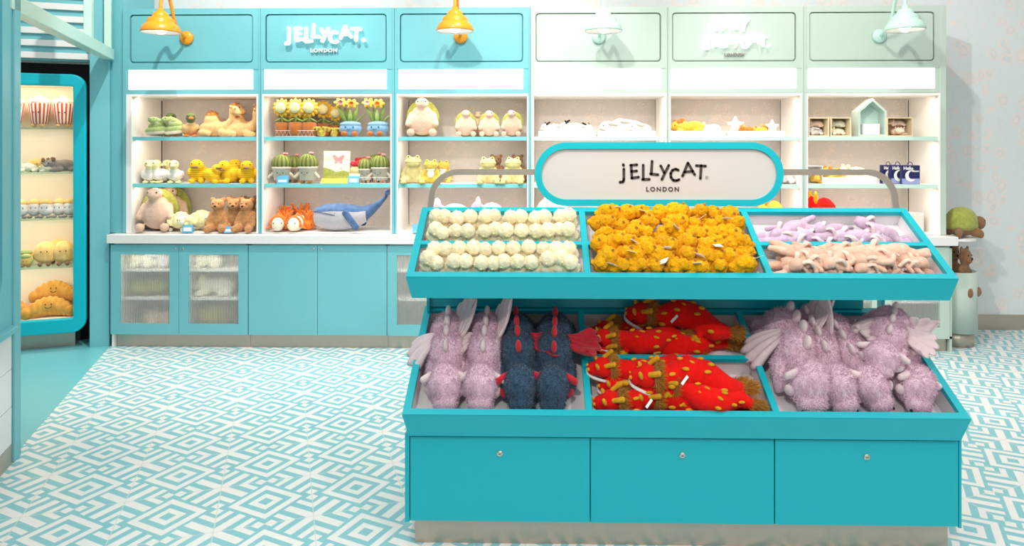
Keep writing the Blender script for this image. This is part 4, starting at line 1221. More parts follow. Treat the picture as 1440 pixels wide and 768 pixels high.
# potted cactus
P = cact = Proto('potted_cactus')
mb = MB(); mb.lathe([(0.0, 0.022), (0.052, 0.022), (0.062, 0.03), (0.070, 0.115), (0.078, 0.118), (0.08, 0.128), (0.074, 0.135), (0.0, 0.135)], n=28, caps=False); b = P.add('pot', mb.mesh('pot', 'f_potcream', True), None, 'cream cloth pot')
mb = MB()
n = 56; prof = [(0.0, 0.235), (0.03, 0.231), (0.058, 0.212), (0.075, 0.180), (0.078, 0.15), (0.07, 0.125), (0, 0.125)]
rings = []
for rr_, z in prof:
    rings.append([mb.bm.verts.new(((rr_*(1+0.05*math.cos(14*2*PI*q/n)))*math.cos(2*PI*q/n), (rr_*(1+0.05*math.cos(14*2*PI*q/n)))*math.sin(2*PI*q/n), z)) for q in range(n)])
for a_, b_ in zip(rings, rings[1:]):
    for q in range(n): mb.bm.faces.new((a_[q], a_[(q+1) % n], b_[(q+1) % n], b_[q]))
P.add('cactus', mb.mesh('cactus', 'f_ribgreen', True), b, 'ribbed green cactus top')
for s_ in (-1, 1):
    P.add('foot', solid('foot', [((s_*0.03, -0.03, 0.013), (0.018, 0.028, 0.013))], 'f_terracotta'), b)
    P.add('arm', blob('arm', capsule((s_*0.062, -0.01, 0.085), (s_*0.098, -0.02, 0.05), 0.013, 0.012), 'f_potcream', 0.004, 1), b)
P.add('flower', solid('flower', [((0.03+0.012*math.cos(q*1.257), 0.012*math.sin(q*1.257), 0.24), 0.010) for q in range(5)], 'f_flowerpink'), b, 'pink felt flower')
eyes(P, b, [(-0.022, -0.066, 0.085), (0.022, -0.066, 0.085)], 0.0045)
P.add('smile', solid('smile', [((0.010*math.sin(t), -0.066, 0.074-0.005*math.cos(t)), 0.0016) for t in [q*0.35-1.2 for q in range(8)]], 'eye_black'), b)

# small flowering cactus
P = fcact = Proto('flowering_cactus')
mb = MB(); mb.lathe([(0, 0), (0.045, 0), (0.052, 0.08), (0.0, 0.08)], n=24, caps=False); b = P.add('pot', mb.mesh('pot', 'f_potcream', True))
P.add('stem', blob('stem', [((0, 0, 0.10), (0.045, 0.04, 0.045))] , 'f_frog', 0.005, 1), b)
P.add('blossom', solid('blossom', [((0.0, -0.01, 0.155), 0.026), ((0.03, 0, 0.165), 0.02), ((-0.025, 0.005, 0.16), 0.02)], 'f_red_pad'), b, 'red pompom blossom')

# sunflower in a pot
P = sunf = Proto('potted_sunflower')
mb = MB(); mb.lathe([(0, 0), (0.046, 0), (0.056, 0.03), (0.058, 0.105), (0.05, 0.115), (0, 0.115)], n=24, caps=False); b = P.add('pot', mb.mesh('pot', 'f_terracotta', True), None, 'brown corduroy pot')
mb = MB(); mb.tube([(0, 0, 0.10), (0.004, 0, 0.15), (0, -0.01, 0.20)], 0.013, 10); P.add('stem', mb.mesh('stem', 'f_stem', True), b)
for s_ in (-1, 1): P.add('leaf', solid('leaf', [((s_*0.035, -0.01, 0.135), (0.032, 0.012, 0.008), (0, s_*0.5, 0))], 'f_stem'), b)
fl = P.add('flower_head', blob('flower_head', [((0, -0.03, 0.235), (0.046, 0.030, 0.046))], 'f_butter', 0.005, 1), b)
P.add('petal', blob('petal', [((0.056*math.cos(q*PI/6), -0.008, 0.235+0.056*math.sin(q*PI/6)), (0.026, 0.012, 0.015), (0, -q*PI/6, 0)) for q in range(12)], 'f_yellow', 0.005, 1), fl)
eyes(P, fl, [(-0.014, -0.04, 0.24), (0.014, -0.04, 0.24)], 0.0035)

# daffodil in a blue pot
P = daff = Proto('potted_daffodil')
sp = [((0, 0, 0.075), (0.092, 0.07, 0.06)), ((0, 0, 0.115), (0.088, 0.068, 0.03)), ((0, 0, 0.04), (0.07, 0.06, 0.04))]
b = P.add('pot', blob('pot', sp, 'f_bluepot', 0.006, 2), None, 'furry blue pot')
for s_ in (-1, 1): P.add('foot', solid('foot', [((s_*0.04, -0.06, 0.026), (0.027, 0.03, 0.026))], 'f_terracotta'), b, 'brown corduroy boot')
eyes(P, b, [(-0.03, -0.066, 0.088), (0.03, -0.066, 0.088)], 0.006)
P.add('smile', solid('smile', [((0.014*math.sin(t), -0.071, 0.073-0.007*math.cos(t)), 0.0022) for t in [q*0.3-1.2 for q in range(9)]], 'eye_black'), b)
for q, (lx, ly, h_, sw) in enumerate(((-0.05, 0.0, 0.30, -0.06), (-0.02, 0.02, 0.27, -0.03), (0.025, 0.0, 0.29, 0.03), (0.05, 0.01, 0.22, 0.07), (0.0, -0.02, 0.25, 0.0))):
    mb = MB(); mb.tube([(lx*0.7, ly, 0.12), (lx+sw*0.3, ly, 0.12+(h_-0.12)*0.5), (lx+sw, ly, h_)], [0.013, 0.019, 0.006], 8, flat=(1, 0.5)); P.add('leaf', mb.mesh('leaf', 'f_stem', True), b)
for q, (fx, fz_) in enumerate(((0.012, 0.305), (-0.075, 0.315))):
    h_ = P.add('flower', blob('flower', [((fx+0.034*math.cos(k*PI/3), -0.02, fz_+0.026*math.sin(k*PI/3)), (0.024, 0.010, 0.016), (0, -k*PI/3, 0)) for k in range(6)], 'f_yellow', 0.005, 1), b)
    mb = MB(); mb.lathe([(0.008, 0), (0.016, 0.02), (0.024, 0.028), (0.02, 0.026), (0.0, 0.004)], (fx, -0.022, fz_), 16, Euler((PI/2, 0, 0)).to_matrix(), caps=False); P.add('trumpet', mb.mesh('trumpet', 'f_orange' if q == 0 else 'f_flowerpink', True), h_)

# curly bulb
P = bulb = Proto('curly_bulb_toy')
sp = [((0, 0, 0.03), (0.035, 0.03, 0.03))]
for q in range(6):
    a = q*1.05; sp += chain([(0, 0, 0.04), (0.03*math.cos(a), 0.02*math.sin(a), 0.075), (0.06*math.cos(a), 0.04*math.sin(a), 0.07), (0.065*math.cos(a), 0.045*math.sin(a), 0.05)], [0.012, 0.010, 0.009, 0.007], 4)
b = P.add('body', blob('body', sp, 'f_frogyellow', 0.0045, 1))
eyes(P, b, [(-0.012, -0.029, 0.034), (0.012, -0.029, 0.034)], 0.003)

# clownfish-like striped toy and spiky coral
P = fish = Proto('striped_fish')
b = P.add('body', blob('body', [((0, 0, 0.065), (0.056, 0.085, 0.062)), ((0, -0.05, 0.055), (0.045, 0.05, 0.045))], 'f_pale', 0.006, 2))
for y, rr_ in ((-0.035, 0.0555), (0.03, 0.0595)):
    mb = MB(); mb.tube([(rr_*math.cos(a)*(1.0), y, 0.064+rr_*1.08*math.sin(a)) for a in [R(-25+230*q/18) for q in range(19)]], 0.009, 8); P.add('stripe', mb.mesh('stripe', 'f_orange', True), b)
for s_ in (-1, 1): P.add('fin', solid('fin', [((s_*0.066, -0.01, 0.04), (0.032, 0.018, 0.008), (0, s_*0.6, 0))], 'f_orange'), b)
P.add('fin', solid('fin', [((0, 0.03, 0.128), (0.008, 0.04, 0.022))], 'f_orange'), b)
P.add('tail', solid('tail', [((0, 0.10, 0.08), (0.01, 0.03, 0.04))], 'f_orange'), b)
eyes(P, b, [(-0.03, -0.082, 0.075), (0.03, -0.082, 0.075)], 0.005)
P = coral = Proto('spiky_coral')
sp = [((0, 0, 0.04), (0.055, 0.045, 0.045))]; r = random.Random(3)
for q in range(11):
    a = r.uniform(0, 2*PI); e = r.uniform(0.35, 1.3)
    d_ = Vector((math.cos(a)*math.cos(e), math.sin(a)*math.cos(e)*0.7, math.sin(e)))
    sp += capsule(tuple(Vector((0, 0, 0.05))), tuple(Vector((0, 0, 0.05))+d_*r.uniform(0.09, 0.13)), 0.020, 0.008, 7)
b = P.add('body', blob('body', sp, 'f_orange', 0.005, 1))
eyes(P, b, [(-0.018, -0.047, 0.045), (0.018, -0.047, 0.045)], 0.004)

# whale, head at -X
P = whale = Proto('whale')
N = 26
def wsec(u):   # centre height, half height, half width along the body
    x = -0.32+0.66*u
    if u < 0.72:
        h_ = 0.128*math.sqrt(max(0.0, 1-((u-0.30)/0.42)**2)) if u > 0.30 else 0.128*(0.62+0.38*math.sin(u/0.30*PI/2))
        zc_ = 0.135
    if u >= 0.55:
        k = (u-0.55)/0.45; h0 = 0.128*math.sqrt(max(0, 1-((0.55-0.30)/0.42)**2)); h_ = h0*(1-k)+0.02*k; zc_ = 0.135+0.165*k*k
    return x, zc_, h_, h_*0.95
mb = MB(); rings = []
M_ = 24
for q in range(N):
    x, zc_, h_, w_ = wsec(q/(N-1))
    rings.append([mb.bm.verts.new((x, w_*math.cos(2*PI*k/M_), zc_+h_*math.sin(2*PI*k/M_)*(0.75 if math.sin(2*PI*k/M_) > 0 else 1.0))) for k in range(M_)])
for a_, b_ in zip(rings, rings[1:]):
    for k in range(M_): mb.bm.faces.new((a_[k], a_[(k+1) % M_], b_[(k+1) % M_], b_[k]))
mb.bm.faces.new(rings[0]); mb.bm.faces.new(list(reversed(rings[-1])))
me = mb.mesh('body', 'f_whaleblue', True)
b = P.add('body', me)
# pale grooved belly as an inflated lower shell
mb = MB(); rings = []
for q in range(N-7):
    x, zc_, h_, w_ = wsec(q/(N-1)); zz = 1.035
    rings.append([mb.bm.verts.new((x-0.004, w_*zz*math.cos(R(-200+220*k/20)), zc_-0.012+h_*zz*math.sin(R(-200+220*k/20)))) for k in range(21)])
for a_, b_ in zip(rings, rings[1:]):
    for k in range(20): mb.bm.faces.new((a_[k], a_[k+1], b_[k+1], b_[k]))
mb.bm.faces.new(rings[0])
me = mb.mesh('belly', 'f_whalegrey', True)
P.add('belly', me, b, 'pale grey belly')
for s_ in (-1, 1): P.add('flipper', blob('flipper', [((-0.02+0.10*u, s_*(0.12+0.05*u), 0.15-0.11*u), (0.034, 0.014, 0.028)) for u in [q/6 for q in range(7)]], 'f_whaleblue', 0.006, 2), b)
P.add('fluke', blob('fluke', [((0.335+0.03*abs(u), 0.11*u, 0.305+0.035*abs(u)), (0.032, 0.03, 0.010)) for u in [q/5-1 for q in range(11)]], 'f_whaleblue', 0.006, 2), b)
eyes(P, b, [(-0.12, -0.118, 0.15)], 0.006)
P.add('mouth_fold', solid('mouth_fold', [((-0.325+0.20*u, -0.126*min(1, 0.66+0.5*u), 0.163-0.03*u*u), (0.010, 0.004, 0.003)) for u in [q/14 for q in range(15)]], 'f_navy'), b)

# white star, rolled blanket animal, lying baby animals
def star_mesh(mat):
    sp = [((0, 0, 0.06), (0.035, 0.02, 0.035))]
    for q in range(5):
        a = PI/2+q*2*PI/5; sp += capsule((0.01*math.cos(a), 0, 0.06+0.01*math.sin(a)), (0.056*math.cos(a), 0, 0.06+0.056*math.sin(a)), 0.026, 0.010, 6)
    return blob('star', sp, mat, 0.005, 2)
P = starp = Proto('white_star'); b = P.add('body', star_mesh('f_white')); eyes(P, b, [(-0.012, -0.022, 0.062), (0.012, -0.022, 0.062)], 0.003)
P = lamb = Proto('lying_bunny')
sp = [((0.03, 0, 0.045), (0.07, 0.05, 0.042)), ((-0.05, -0.01, 0.055), (0.04, 0.038, 0.036)), ((-0.08, -0.02, 0.045), (0.02, 0.02, 0.017))]
for x, y in ((-0.03, -0.05), (0.08, -0.05)): sp += capsule((x, y*0.7, 0.02), (x-0.03, y*1.2, 0.015), 0.018, 0.014, 5)
b = P.add('body', blob('body', sp, 'f_white', 0.006, 2, (50, 0.002)))
for s_ in (-1, 1): P.add('ear', blob('ear', capsule((-0.04, s_*0.02-0.01, 0.085), (0.02, s_*0.05-0.01, 0.075), 0.013, 0.010), 'f_peach' if s_ > 0 else 'f_white', 0.004, 1), b)
eyes(P, b, [(-0.075, -0.04, 0.062)], 0.004)
P = calf = Proto('lying_calf')
b = P.add('body', lamb.parts[0][1])
for s_ in (-1, 1): P.add('ear', blob('ear', capsule((-0.045, s_*0.03-0.01, 0.085), (-0.03, s_*0.06-0.01, 0.10), 0.010, 0.008), 'eye_black', 0.004, 1), b, 'black ear')
eyes(P, b, [(-0.075, -0.04, 0.062), (-0.085, -0.008, 0.062)], 0.004)
def lying(name, mat, ear):
    P = Proto(name)
    me = lamb.parts[0][1].copy(); me.materials.clear(); me.materials.append(MATS[mat])
    b = P.add('body', me)
    for s_ in (-1, 1): P.add('ear', solid('ear', [((-0.045, s_*0.028-0.01, 0.088), (0.013, 0.010, 0.016))], ear), b)
    eyes(P, b, [(-0.075, -0.04, 0.062)], 0.004)
    return P
cub = lying('yellow_cub', 'f_yellow', 'f_orange')
peachy = lying('peach_pup', 'f_peach', 'f_beige')
creamy = lying('cream_pup', 'f_pale', 'f_butter')
orangy = lying('orange_cub', 'f_orange', 'f_yellow')
redy = lying('red_dragon_soother', 'f_red', 'f_gold')
lumpy = lying('pale_lilac_elephant', 'f_smalllilac', 'f_lilac_pad')
greyd = lying('grey_pup', 'f_grey', 'f_brown')

# foods of the kiosk showcase
P = popc = Proto('popcorn_tub')
mb = MB(); mb.lathe([(0, 0.03), (0.058, 0.03), (0.066, 0.05), (0.085, 0.20), (0.08, 0.21), (0, 0.21)], n=40, caps=False); b = P.add('tub', mb.mesh('tub', 'f_popcorn', True), None, 'red and white striped tub')
r = random.Random(9); sp = [((0, 0, 0.22), (0.075, 0.075, 0.04))]
for _ in range(26):
    a = r.uniform(0, 2*PI); q = r.uniform(0, 0.07); sp.append(((q*math.cos(a), q*math.sin(a), 0.25-q*0.4+r.uniform(-0.005, 0.015)), 0.021))
P.add('popcorn', blob('popcorn', sp, 'f_pale', 0.006, 1), b, 'fluffy cream popcorn top')
for s_ in (-1, 1): P.add('foot', solid('foot', [((s_*0.032, -0.035, 0.016), (0.02, 0.03, 0.016))], 'f_tan'), b)
eyes(P, b, [(-0.02, -0.076, 0.13), (0.02, -0.076, 0.13)], 0.005)
P = egg = Proto('boiled_egg_toy')
b = P.add('body', blob('body', [((0, 0, 0.06), (0.05, 0.045, 0.045)), ((0, 0, 0.09), (0.042, 0.04, 0.04))], 'f_white', 0.006, 2))
P.add('cap', blob('cap', [((0, 0.008, 0.118), (0.044, 0.042, 0.032))], 'f_bread', 0.005, 2), b, 'tan cap')
for s_ in (-1, 1): P.add('foot', solid('foot', [((s_*0.024, -0.03, 0.012), (0.018, 0.028, 0.012))], 'f_grey'), b)
eyes(P, b, [(-0.016, -0.044, 0.082), (0.016, -0.044, 0.082)], 0.004)
P = loaf = Proto('bread_bun_toy')
b = P.add('body', blob('body', [((0, 0, 0.095), (0.10, 0.075, 0.078)), ((0, 0, 0.06), (0.095, 0.07, 0.045))], 'f_bread', 0.007, 3))
for s_ in (-1, 1): P.add('foot', solid('foot', [((s_*0.035, -0.06, 0.016), (0.02, 0.03, 0.016))], 'f_brown'), b)
eyes(P, b, [(-0.025, -0.072, 0.105), (0.025, -0.072, 0.105)], 0.005)
P = crois = Proto('croissant_toy')
sp = []
for q in range(9):
    u = q/8-0.5; rr_ = 0.072*(1-1.7*u*u)
    sp.append(((0.30*u, -0.12*4*u*u*0.55, 0.07-0.05*4*u*u*0.7), (0.036, rr_*0.95, rr_), (0, 0, -u*1.1)))
b = P.add('body', blob('body', sp, 'f_crust', 0.006, 2))
eyes(P, b, [(-0.02, -0.066, 0.09), (0.02, -0.066, 0.09)], 0.0045)
P.add('smile', solid('smile', [((0.022*math.sin(t), -0.069, 0.074-0.010*math.cos(t)), 0.0022) for t in [q*0.25-1.2 for q in range(11)]], 'eye_black'), b)
P = sand = Proto('sandwich_toy')
b = P.add('bread', blob('bread', [((0, 0, 0.055), (0.05, 0.035, 0.05))], 'f_bread', 0.006, 1)); P.add('filling', blob('filling', [((0.0, -0.012, 0.05), (0.055, 0.016, 0.03)), ((0, -0.02, 0.085), (0.04, 0.02, 0.018))], 'f_green', 0.005, 1), b)
eyes(P, b, [(-0.012, -0.044, 0.05), (0.012, -0.044, 0.05)], 0.003)
for s_ in (-1, 1): P.add('foot', solid('foot', [((s_*0.02, -0.02, 0.009), (0.014, 0.022, 0.009))], 'f_brown'), b)
# tortoise lying flat, shell up, head at +X
P = tlie = Proto('lying_tortoise')
sp = [((0, 0, 0.05), (0.115, 0.085, 0.045)), ((0.15, -0.01, 0.075), (0.05, 0.04, 0.036))]; sp += capsule((0.09, 0, 0.055), (0.14, -0.008, 0.07), 0.035, 0.03)
for x, y in ((0.08, -0.085), (-0.08, -0.085), (0.08, 0.085), (-0.08, 0.085)): sp += capsule((x*0.8, y*0.7, 0.035), (x*1.2, y*1.15, 0.022), 0.03, 0.022, 5)
b = P.add('body', blob('body', sp, 'f_brown', 0.007, 2))
P.add('shell', blob('shell', [((0, 0, 0.085), (0.13, 0.10, 0.075)), ((0, 0, 0.06), (0.135, 0.105, 0.03))], 'f_shell', 0.007, 3), b, 'yellow-green quilted shell')
eyes(P, b, [(0.175, -0.04, 0.088)], 0.005)
# ------------------------------------------------------------------ toys in the tilted trays
def in_tray(P, Q, x, v, n, rz, scale, label, group, ax=0.0, ay=0.0, box=None):
    """stands a toy on the tray's slope: the slope's own axes, then the toy's turn"""
    M = Matrix.Rotation(Q['a']+ax, 3, 'X') @ Matrix.Rotation(rz, 3, 'Z') @ Matrix.Rotation(ay, 3, 'Y')
    o = P.put(tray_pt(Q, x, v, n), 0, label, group, scale)
    o.rotation_euler = M.to_euler()
    if box:
        c, s_ = math.cos(Q['a']), math.sin(Q['a'])
        F = Matrix(((1, 0, 0, 0), (0, c, -s_, Q['y0']), (0, s_, c, Q['z0']), (0, 0, 0, 1)))
        fit(o, (box[0], box[2], box[4]), (box[1], box[3], None), F, ('wing', 'mane_fur', 'tail_fur'))
    return o
def comp(Q, col, part=None):
    a, b_ = ((GX0+0.033, XD[0]-0.017), (XD[0]+0.017, XD[1]-0.017), (XD[1]+0.017, GX1-0.033))[col]
    vm = Q['L']*Q['div']; nb = (-0.0985 if Q is LO else -0.0785)
    lo, hi = {None: (0.034, Q['L']-0.034), 0: (0.034, vm-0.015), 1: (vm+0.015, Q['L']-0.034)}[part]
    return (a, b_, lo, hi, nb)
LR = (GX0+0.034, XD[0]-0.016), (XD[0]+0.016, XD[1]-0.016), (XD[1]+0.016, GX1-0.034)
UB = -0.078
r = random.Random(11)
# cream chicks: two rows in each of the two left compartments
rows = [(0.075, 'front cream row'), (0.148, 'second cream row'),
        (0.287, 'third cream row, behind the divider'), (0.370, 'rearmost cream row')]
for ri, (v, where) in enumerate(rows):
    n = 12 if ri != 1 else 11
    a, b_ = LR[0]
    for k in range(n):
        x = a+0.03+(b_-a-0.06)*(k+0.5*(ri == 1))/(n-1+(ri == 1))
        in_tray(chick[r.randrange(2)], UP, x+r.uniform(-0.004, 0.004), v+r.uniform(-0.008, 0.008), UB+0.006+r.uniform(-0.004, 0.006)+(0.014 if ri in (1, 3) else 0), r.uniform(-0.3, 0.3), r.uniform(1.06, 1.18),
                'fluffy cream chick, %s from the left in the %s' % (ORD[k], where), 'cream chicks in the upper tray', r.uniform(-0.2, 0.08), r.uniform(-0.07, 0.07), comp(UP, 0, 0 if ri < 2 else 1))
rows = [(0.062, 'front mustard row'), (0.118, 'second mustard row'), (0.172, 'third mustard row'),
        (0.268, 'fourth mustard row'), (0.328, 'fifth mustard row'), (0.395, 'rearmost mustard row')]
for ri, (v, where) in enumerate(rows):
    n = 11 if ri % 2 == 0 else 10
    a, b_ = LR[1]
    for k in range(n):
        x = a+0.036+(b_-a-0.072)*(k+0.5*(ri % 2))/(n-1+(ri % 2))
        tagged = r.random() < 0.22
        in_tray(must[2 if tagged else r.randrange(2)], UP, x+r.uniform(-0.010, 0.010), v+r.uniform(-0.008, 0.008), UB+0.026+0.017*(ri % 3)+r.uniform(-0.006, 0.012), r.uniform(-0.9, 0.9), r.uniform(0.94, 1.08),
                'curly mustard toy%s, %s from the left in the %s' % (' with white tag' if tagged else '', ORD[k], where), 'mustard toys in the upper tray', r.uniform(-0.5, 0.3), r.uniform(-0.6, 0.6), comp(UP, 1, 0 if ri < 3 else 1) if ri != 2 else (0.22, 0.918, 0.1, 0.24, -0.03))
# heaps of floppy toys on the right
def heap(kinds, x0, x1, layers, sc, name, group, jit=0.5):
    for li, (v, n, cnt, where) in enumerate(layers):
        for k in range(cnt):
            x = x0+(x1-x0)*(k+0.5)/cnt
            rz = r.uniform(-jit, jit)+(PI if r.random() < 0.35 else 0)
            in_tray(kinds[r.randrange(3)], UP, x+r.uniform(-0.015, 0.015), v+r.uniform(-0.01, 0.01), n+r.uniform(-0.004, 0.006), rz, sc*r.uniform(0.9, 1.08),
                    '%s, %s from the left in the %s' % (name, ORD[k], where), group, r.uniform(-0.15, 0.1), r.uniform(-0.15, 0.15), comp(UP, 2, 0 if v < 0.2 else 1) if n < UB+0.04 else (XD[1]+0.03, GX1-0.05, 0.04, 0.215, UB))
heap(pinkt, 1.03, 1.575, [(0.075, UB, 4, 'front row of the pink heap'), (0.12, UB+0.014, 4, 'second row of the pink heap'), (0.162, UB+0.024, 4, 'third row of the pink heap'),
     (0.085, UB+0.048, 4, 'upper front row on the pink heap'), (0.125, UB+0.060, 4, 'upper middle row on the pink heap'), (0.165, UB+0.066, 3, 'upper rear row on the pink heap')], 0.95, 'pink floppy toy', 'pink toys in the upper tray', 0.7)
heap(lilt, 1.02, 1.58, [(0.262, UB, 4, 'front lilac row'), (0.30, UB+0.016, 4, 'middle lilac row'), (0.335, UB+0.028, 3, 'rear lilac row')], 0.88, 'small lilac floppy toy', 'small lilac toys in the upper tray')

# big dragons in the lower tray
LB = -0.098
def dragon(P, x, v, n, rz, sc, label, group, wl, wr, ay=0.0, ax=0.0):
    o = in_tray(P, LO, x, v, n, rz, sc, label, group, ax, ay, comp(LO, 0 if x < 0.5 else 2))
    ps = root_parts[o.name]
    for w, e in zip(P.wings, (wl, wr)):
        ps[w].rotation_euler = e
    return o
GD = 'large plush dragons'
dragon(lil, -0.400, 0.085, LB, 0.05, (0.82, 0.95, 1.25), 'lilac plush dragon beside the left rim, its fin hanging over the edge', GD, (0.0, PI-0.12, 0.45), (-0.3, -0.45, 0.75))
dragon(lil, -0.233, 0.080, LB, -0.03, (0.84, 0.96, 1.25), 'lilac plush dragon lying next to the navy dragons', GD, (0.0, PI+0.05, 0.55), (-0.5, -0.55, 0.8))
dragon(nav, -0.064, 0.082, LB, 0.08, (0.84, 0.95, 1.25), 'navy plush dragon with red fins, next to the lilac dragons', GD, (0.0, PI-0.35, 0.35), (0.0, 0.30, -0.55))
dragon(nav, 0.104, 0.078, LB, -0.05, (0.84, 0.97, 1.25), 'navy plush dragon with red fins, next to the red dragons', GD, (0.0, PI-0.45, 0.25), (0.0, 0.25, -0.40))
dragon(lil, 1.065, 0.075, LB+0.01, 0.06, (1.02, 0.98, 1.45), 'lilac plush dragon next to the red dragons', GD, (0.1, PI-0.30, 0.25), (-0.6, -0.5, 0.7), 0.15)
dragon(lil, 1.245, 0.078, LB, 0.04, (0.84, 0.95, 1.3), 'lilac plush dragon, second from the red dragons, fin raised', GD, (0.3, PI+0.3, -0.4), (-0.8, -0.75, 1.0), -0.25)
dragon(lil, 1.395, 0.085, LB, 0.12, (0.78, 0.92, 1.2), 'lilac plush dragon lying in the middle of the right-hand compartment', GD, (0.4, PI-0.3, -0.3), (0.4, 0.35, -0.7), -0.4)
dragon(lil, 1.550, 0.085, LB, 0.05, (0.82, 0.93, 1.12), 'lilac plush dragon against the rim nearest the wallpaper wall', GD, (0.2, PI+0.3, 0.1), (-0.4, -0.2, 0.5), 0.35)
dragon(lil, 1.400, 0.17, LB+0.125, -0.55, (0.80, 0.72, 0.95), 'lilac plush dragon lying on top of the other lilac ones', GD, (0.3, PI-0.35, 0.2), (0.2, 0.5, -0.4))
dragon(lil, 1.50, 0.055, LB+0.10, -1.15, (0.72, 0.42, 0.8), 'lilac plush dragon curled crosswise at the front rim', GD, (0.3, PI-0.1, 0.2), (0.2, 0.7, -0.4)) if False else None
RG = 'red plush dragons in the lower tray'
def q_(a, k=1.0): return (0.84*a, 0.95*a*k, 0.92*a*k)
for (vv, x, v, n, rz, sc, lb) in (
    (0, 0.475, 0.085, LB, 0.02, q_(1), 'red plush dragon along the front rim, nearest the navy dragon'),
    (2, 0.640, 0.100, LB, -0.05, q_(0.98), 'red plush dragon along the front rim, nearest the lilac dragons'),
    (1, 0.520, 0.175, LB, -0.04, q_(1), 'red plush dragon in the middle of the front compartment floor'),
    (2, 0.640, 0.255, LB, 0.03, q_(0.98), 'red plush dragon against the divider in the front compartment'),
    (1, 0.690, 0.085, LB+0.066, -0.28, q_(0.86), 'red plush dragon slanting over the front rim, tail by the lilac dragons'),
    (0, 0.640, 0.165, LB+0.085, -0.08, q_(0.98, 1.1), 'red plush dragon on top, its ginger mane mid-compartment'),
    (1, 0.455, 0.235, LB+0.075, 0.06, q_(0.92), 'red plush dragon on top along the divider, head near the navy dragon'),
    (0, 0.480, 0.385, LB, 0.03, q_(1), 'red plush dragon lying just behind the divider'),
    (1, 0.660, 0.455, LB, -0.06, q_(1), 'red plush dragon in the middle of the rear compartment'),
    (2, 0.500, 0.540, LB, 0.0, q_(0.95), 'red plush dragon against the back of the rear compartment'),
    (1, 0.470, 0.415, LB+0.072, 0.08, q_(0.9), 'red plush dragon on top in the rear compartment near the navy dragon'),
    (0, 0.665, 0.500, LB+0.095, -0.22, q_(1.0, 1.1), 'red plush dragon topmost of the rear heap, tail towards the lilac dragons')):
    in_tray(reds[vv], LO, x, v, n, rz, sc, lb, RG, 0, 0, comp(LO, 1, 0 if v < 0.31 else 1) if n < LB+0.01 else (0.19, 0.955, 0.02, 0.62, -0.09))

# ------------------------------------------------------------------ toys and goods on the wall shelves
Z1, Z2, Z3 = SH1+0.002, SH2+0.002, CT+0.009
def shelf(P, px, z, Y, rz, sc, label, group=None, cat=None, tilt=None, box=None):
    x = atx(px, Y)
    o = P.put((x, Y, z), rz, label, group, sc, tilt, cat)
    i = min(range(6), key=lambda q: abs((OPEN[q][0]+OPEN[q][1])/2-x))
    top = 2.0 if z > SH1-0.05 else (SH1-0.032 if z > SH2-0.05 else SH2-0.032)
    lo = [OPEN[i][0]+(0.034 if i == 0 else 0.003), FY-0.05, z+0.0008]; hi = [OPEN[i][1]-0.003, BY-0.003, top]
    if box:
        for q in (0, 1):
            if box[2*q] is not None: lo[q] = box[2*q]
            if box[2*q+1] is not None: hi[q] = box[2*q+1]
        if len(box) > 4: hi[2] = box[4]
    fit(o, lo, hi)
    return o
TRAYS = []
# bay at the kiosk end
shelf(snake, 222, Z1, 5.66, 0.3, 0.92, 'pale green coiled snake toy at the outer end of the top shelf', 'coiled snakes')
shelf(snake, 247, Z1, 5.69, -0.3, 0.95, 'pale green coiled snake toy between another snake and the duck', 'coiled snakes')
shelf(mall, 268, Z1, 5.64, 0.5, 0.95, 'mallard duck toy with dark green head beside the camels', 'mallard ducks')
shelf(mall, 243, Z1, 5.86, 0.2, 1.0, 'mallard duck toy half hidden behind the snakes', 'mallard ducks')
shelf(cam_, 301, Z1, 5.66, 0.1, 1.0, 'sandy camel toy lying in front, next to the mallard duck', 'camels')
shelf(cam_, 341, Z1, 5.69, 0.25, 0.92, 'sandy camel toy lying in front at the turquoise upright', 'camels')
shelf(cam_, 303, Z1, 5.88, 0.15, 1.15, 'sandy camel toy behind the front camel, orange hump showing', 'camels')
shelf(cam_, 338, Z1, 5.88, -0.1, 1.1, 'sandy camel toy in the back near the upright', 'camels')
for k, (px, Y, rz) in enumerate(((204, 5.66, 0.5), (224, 5.68, -0.4), (246, 5.65, 0.3), (216, 5.82, 0.2), (240, 5.84, -0.2))):
    shelf(ddl, px, Z2, Y, rz, 0.92, 'cream and white duckling, %s' % ('outermost of the front row', 'middle of the front row', 'front row beside the mustard ducklings', 'back row nearer the kiosk', 'back row nearer the mustard ducklings')[k], 'cream ducklings')
for k, (px, Y, rz, sc) in enumerate(((279, 5.69, 0.2, 1.05), (301, 5.65, 1.2, 0.85), (322, 5.70, -0.5, 1.0), (348, 5.68, 0.3, 1.0), (336, 5.90, 0.0, 1.05))):
    shelf(cord, px, Z2, Y, rz, sc, 'ribbed mustard duckling, %s' % ('large one beside the cream ducklings', 'small one turned sideways', 'middle one facing outwards', 'front one beside the turquoise upright', 'back one behind the others')[k], 'mustard ducklings')
shelf(tort, 213, Z3, 5.64, 0.1, 0.98, 'large beige tortoise with green shell sitting on the counter in front', 'large tortoises on the counter')
shelf(tort, 240, Z3, 5.83, 0.3, 0.98, 'large beige tortoise half hidden behind another tortoise on the counter', 'large tortoises on the counter')
shelf(bob, 254, Z3, 5.63, -0.2, 1.1, 'cream bobbly sheep toy beside the large tortoise on the counter', 'bobbly sheep')
shelf(bob, 284, Z3, 5.70, 0.2, 1.15, 'cream bobbly sheep toy beside the brown bears', 'bobbly sheep')
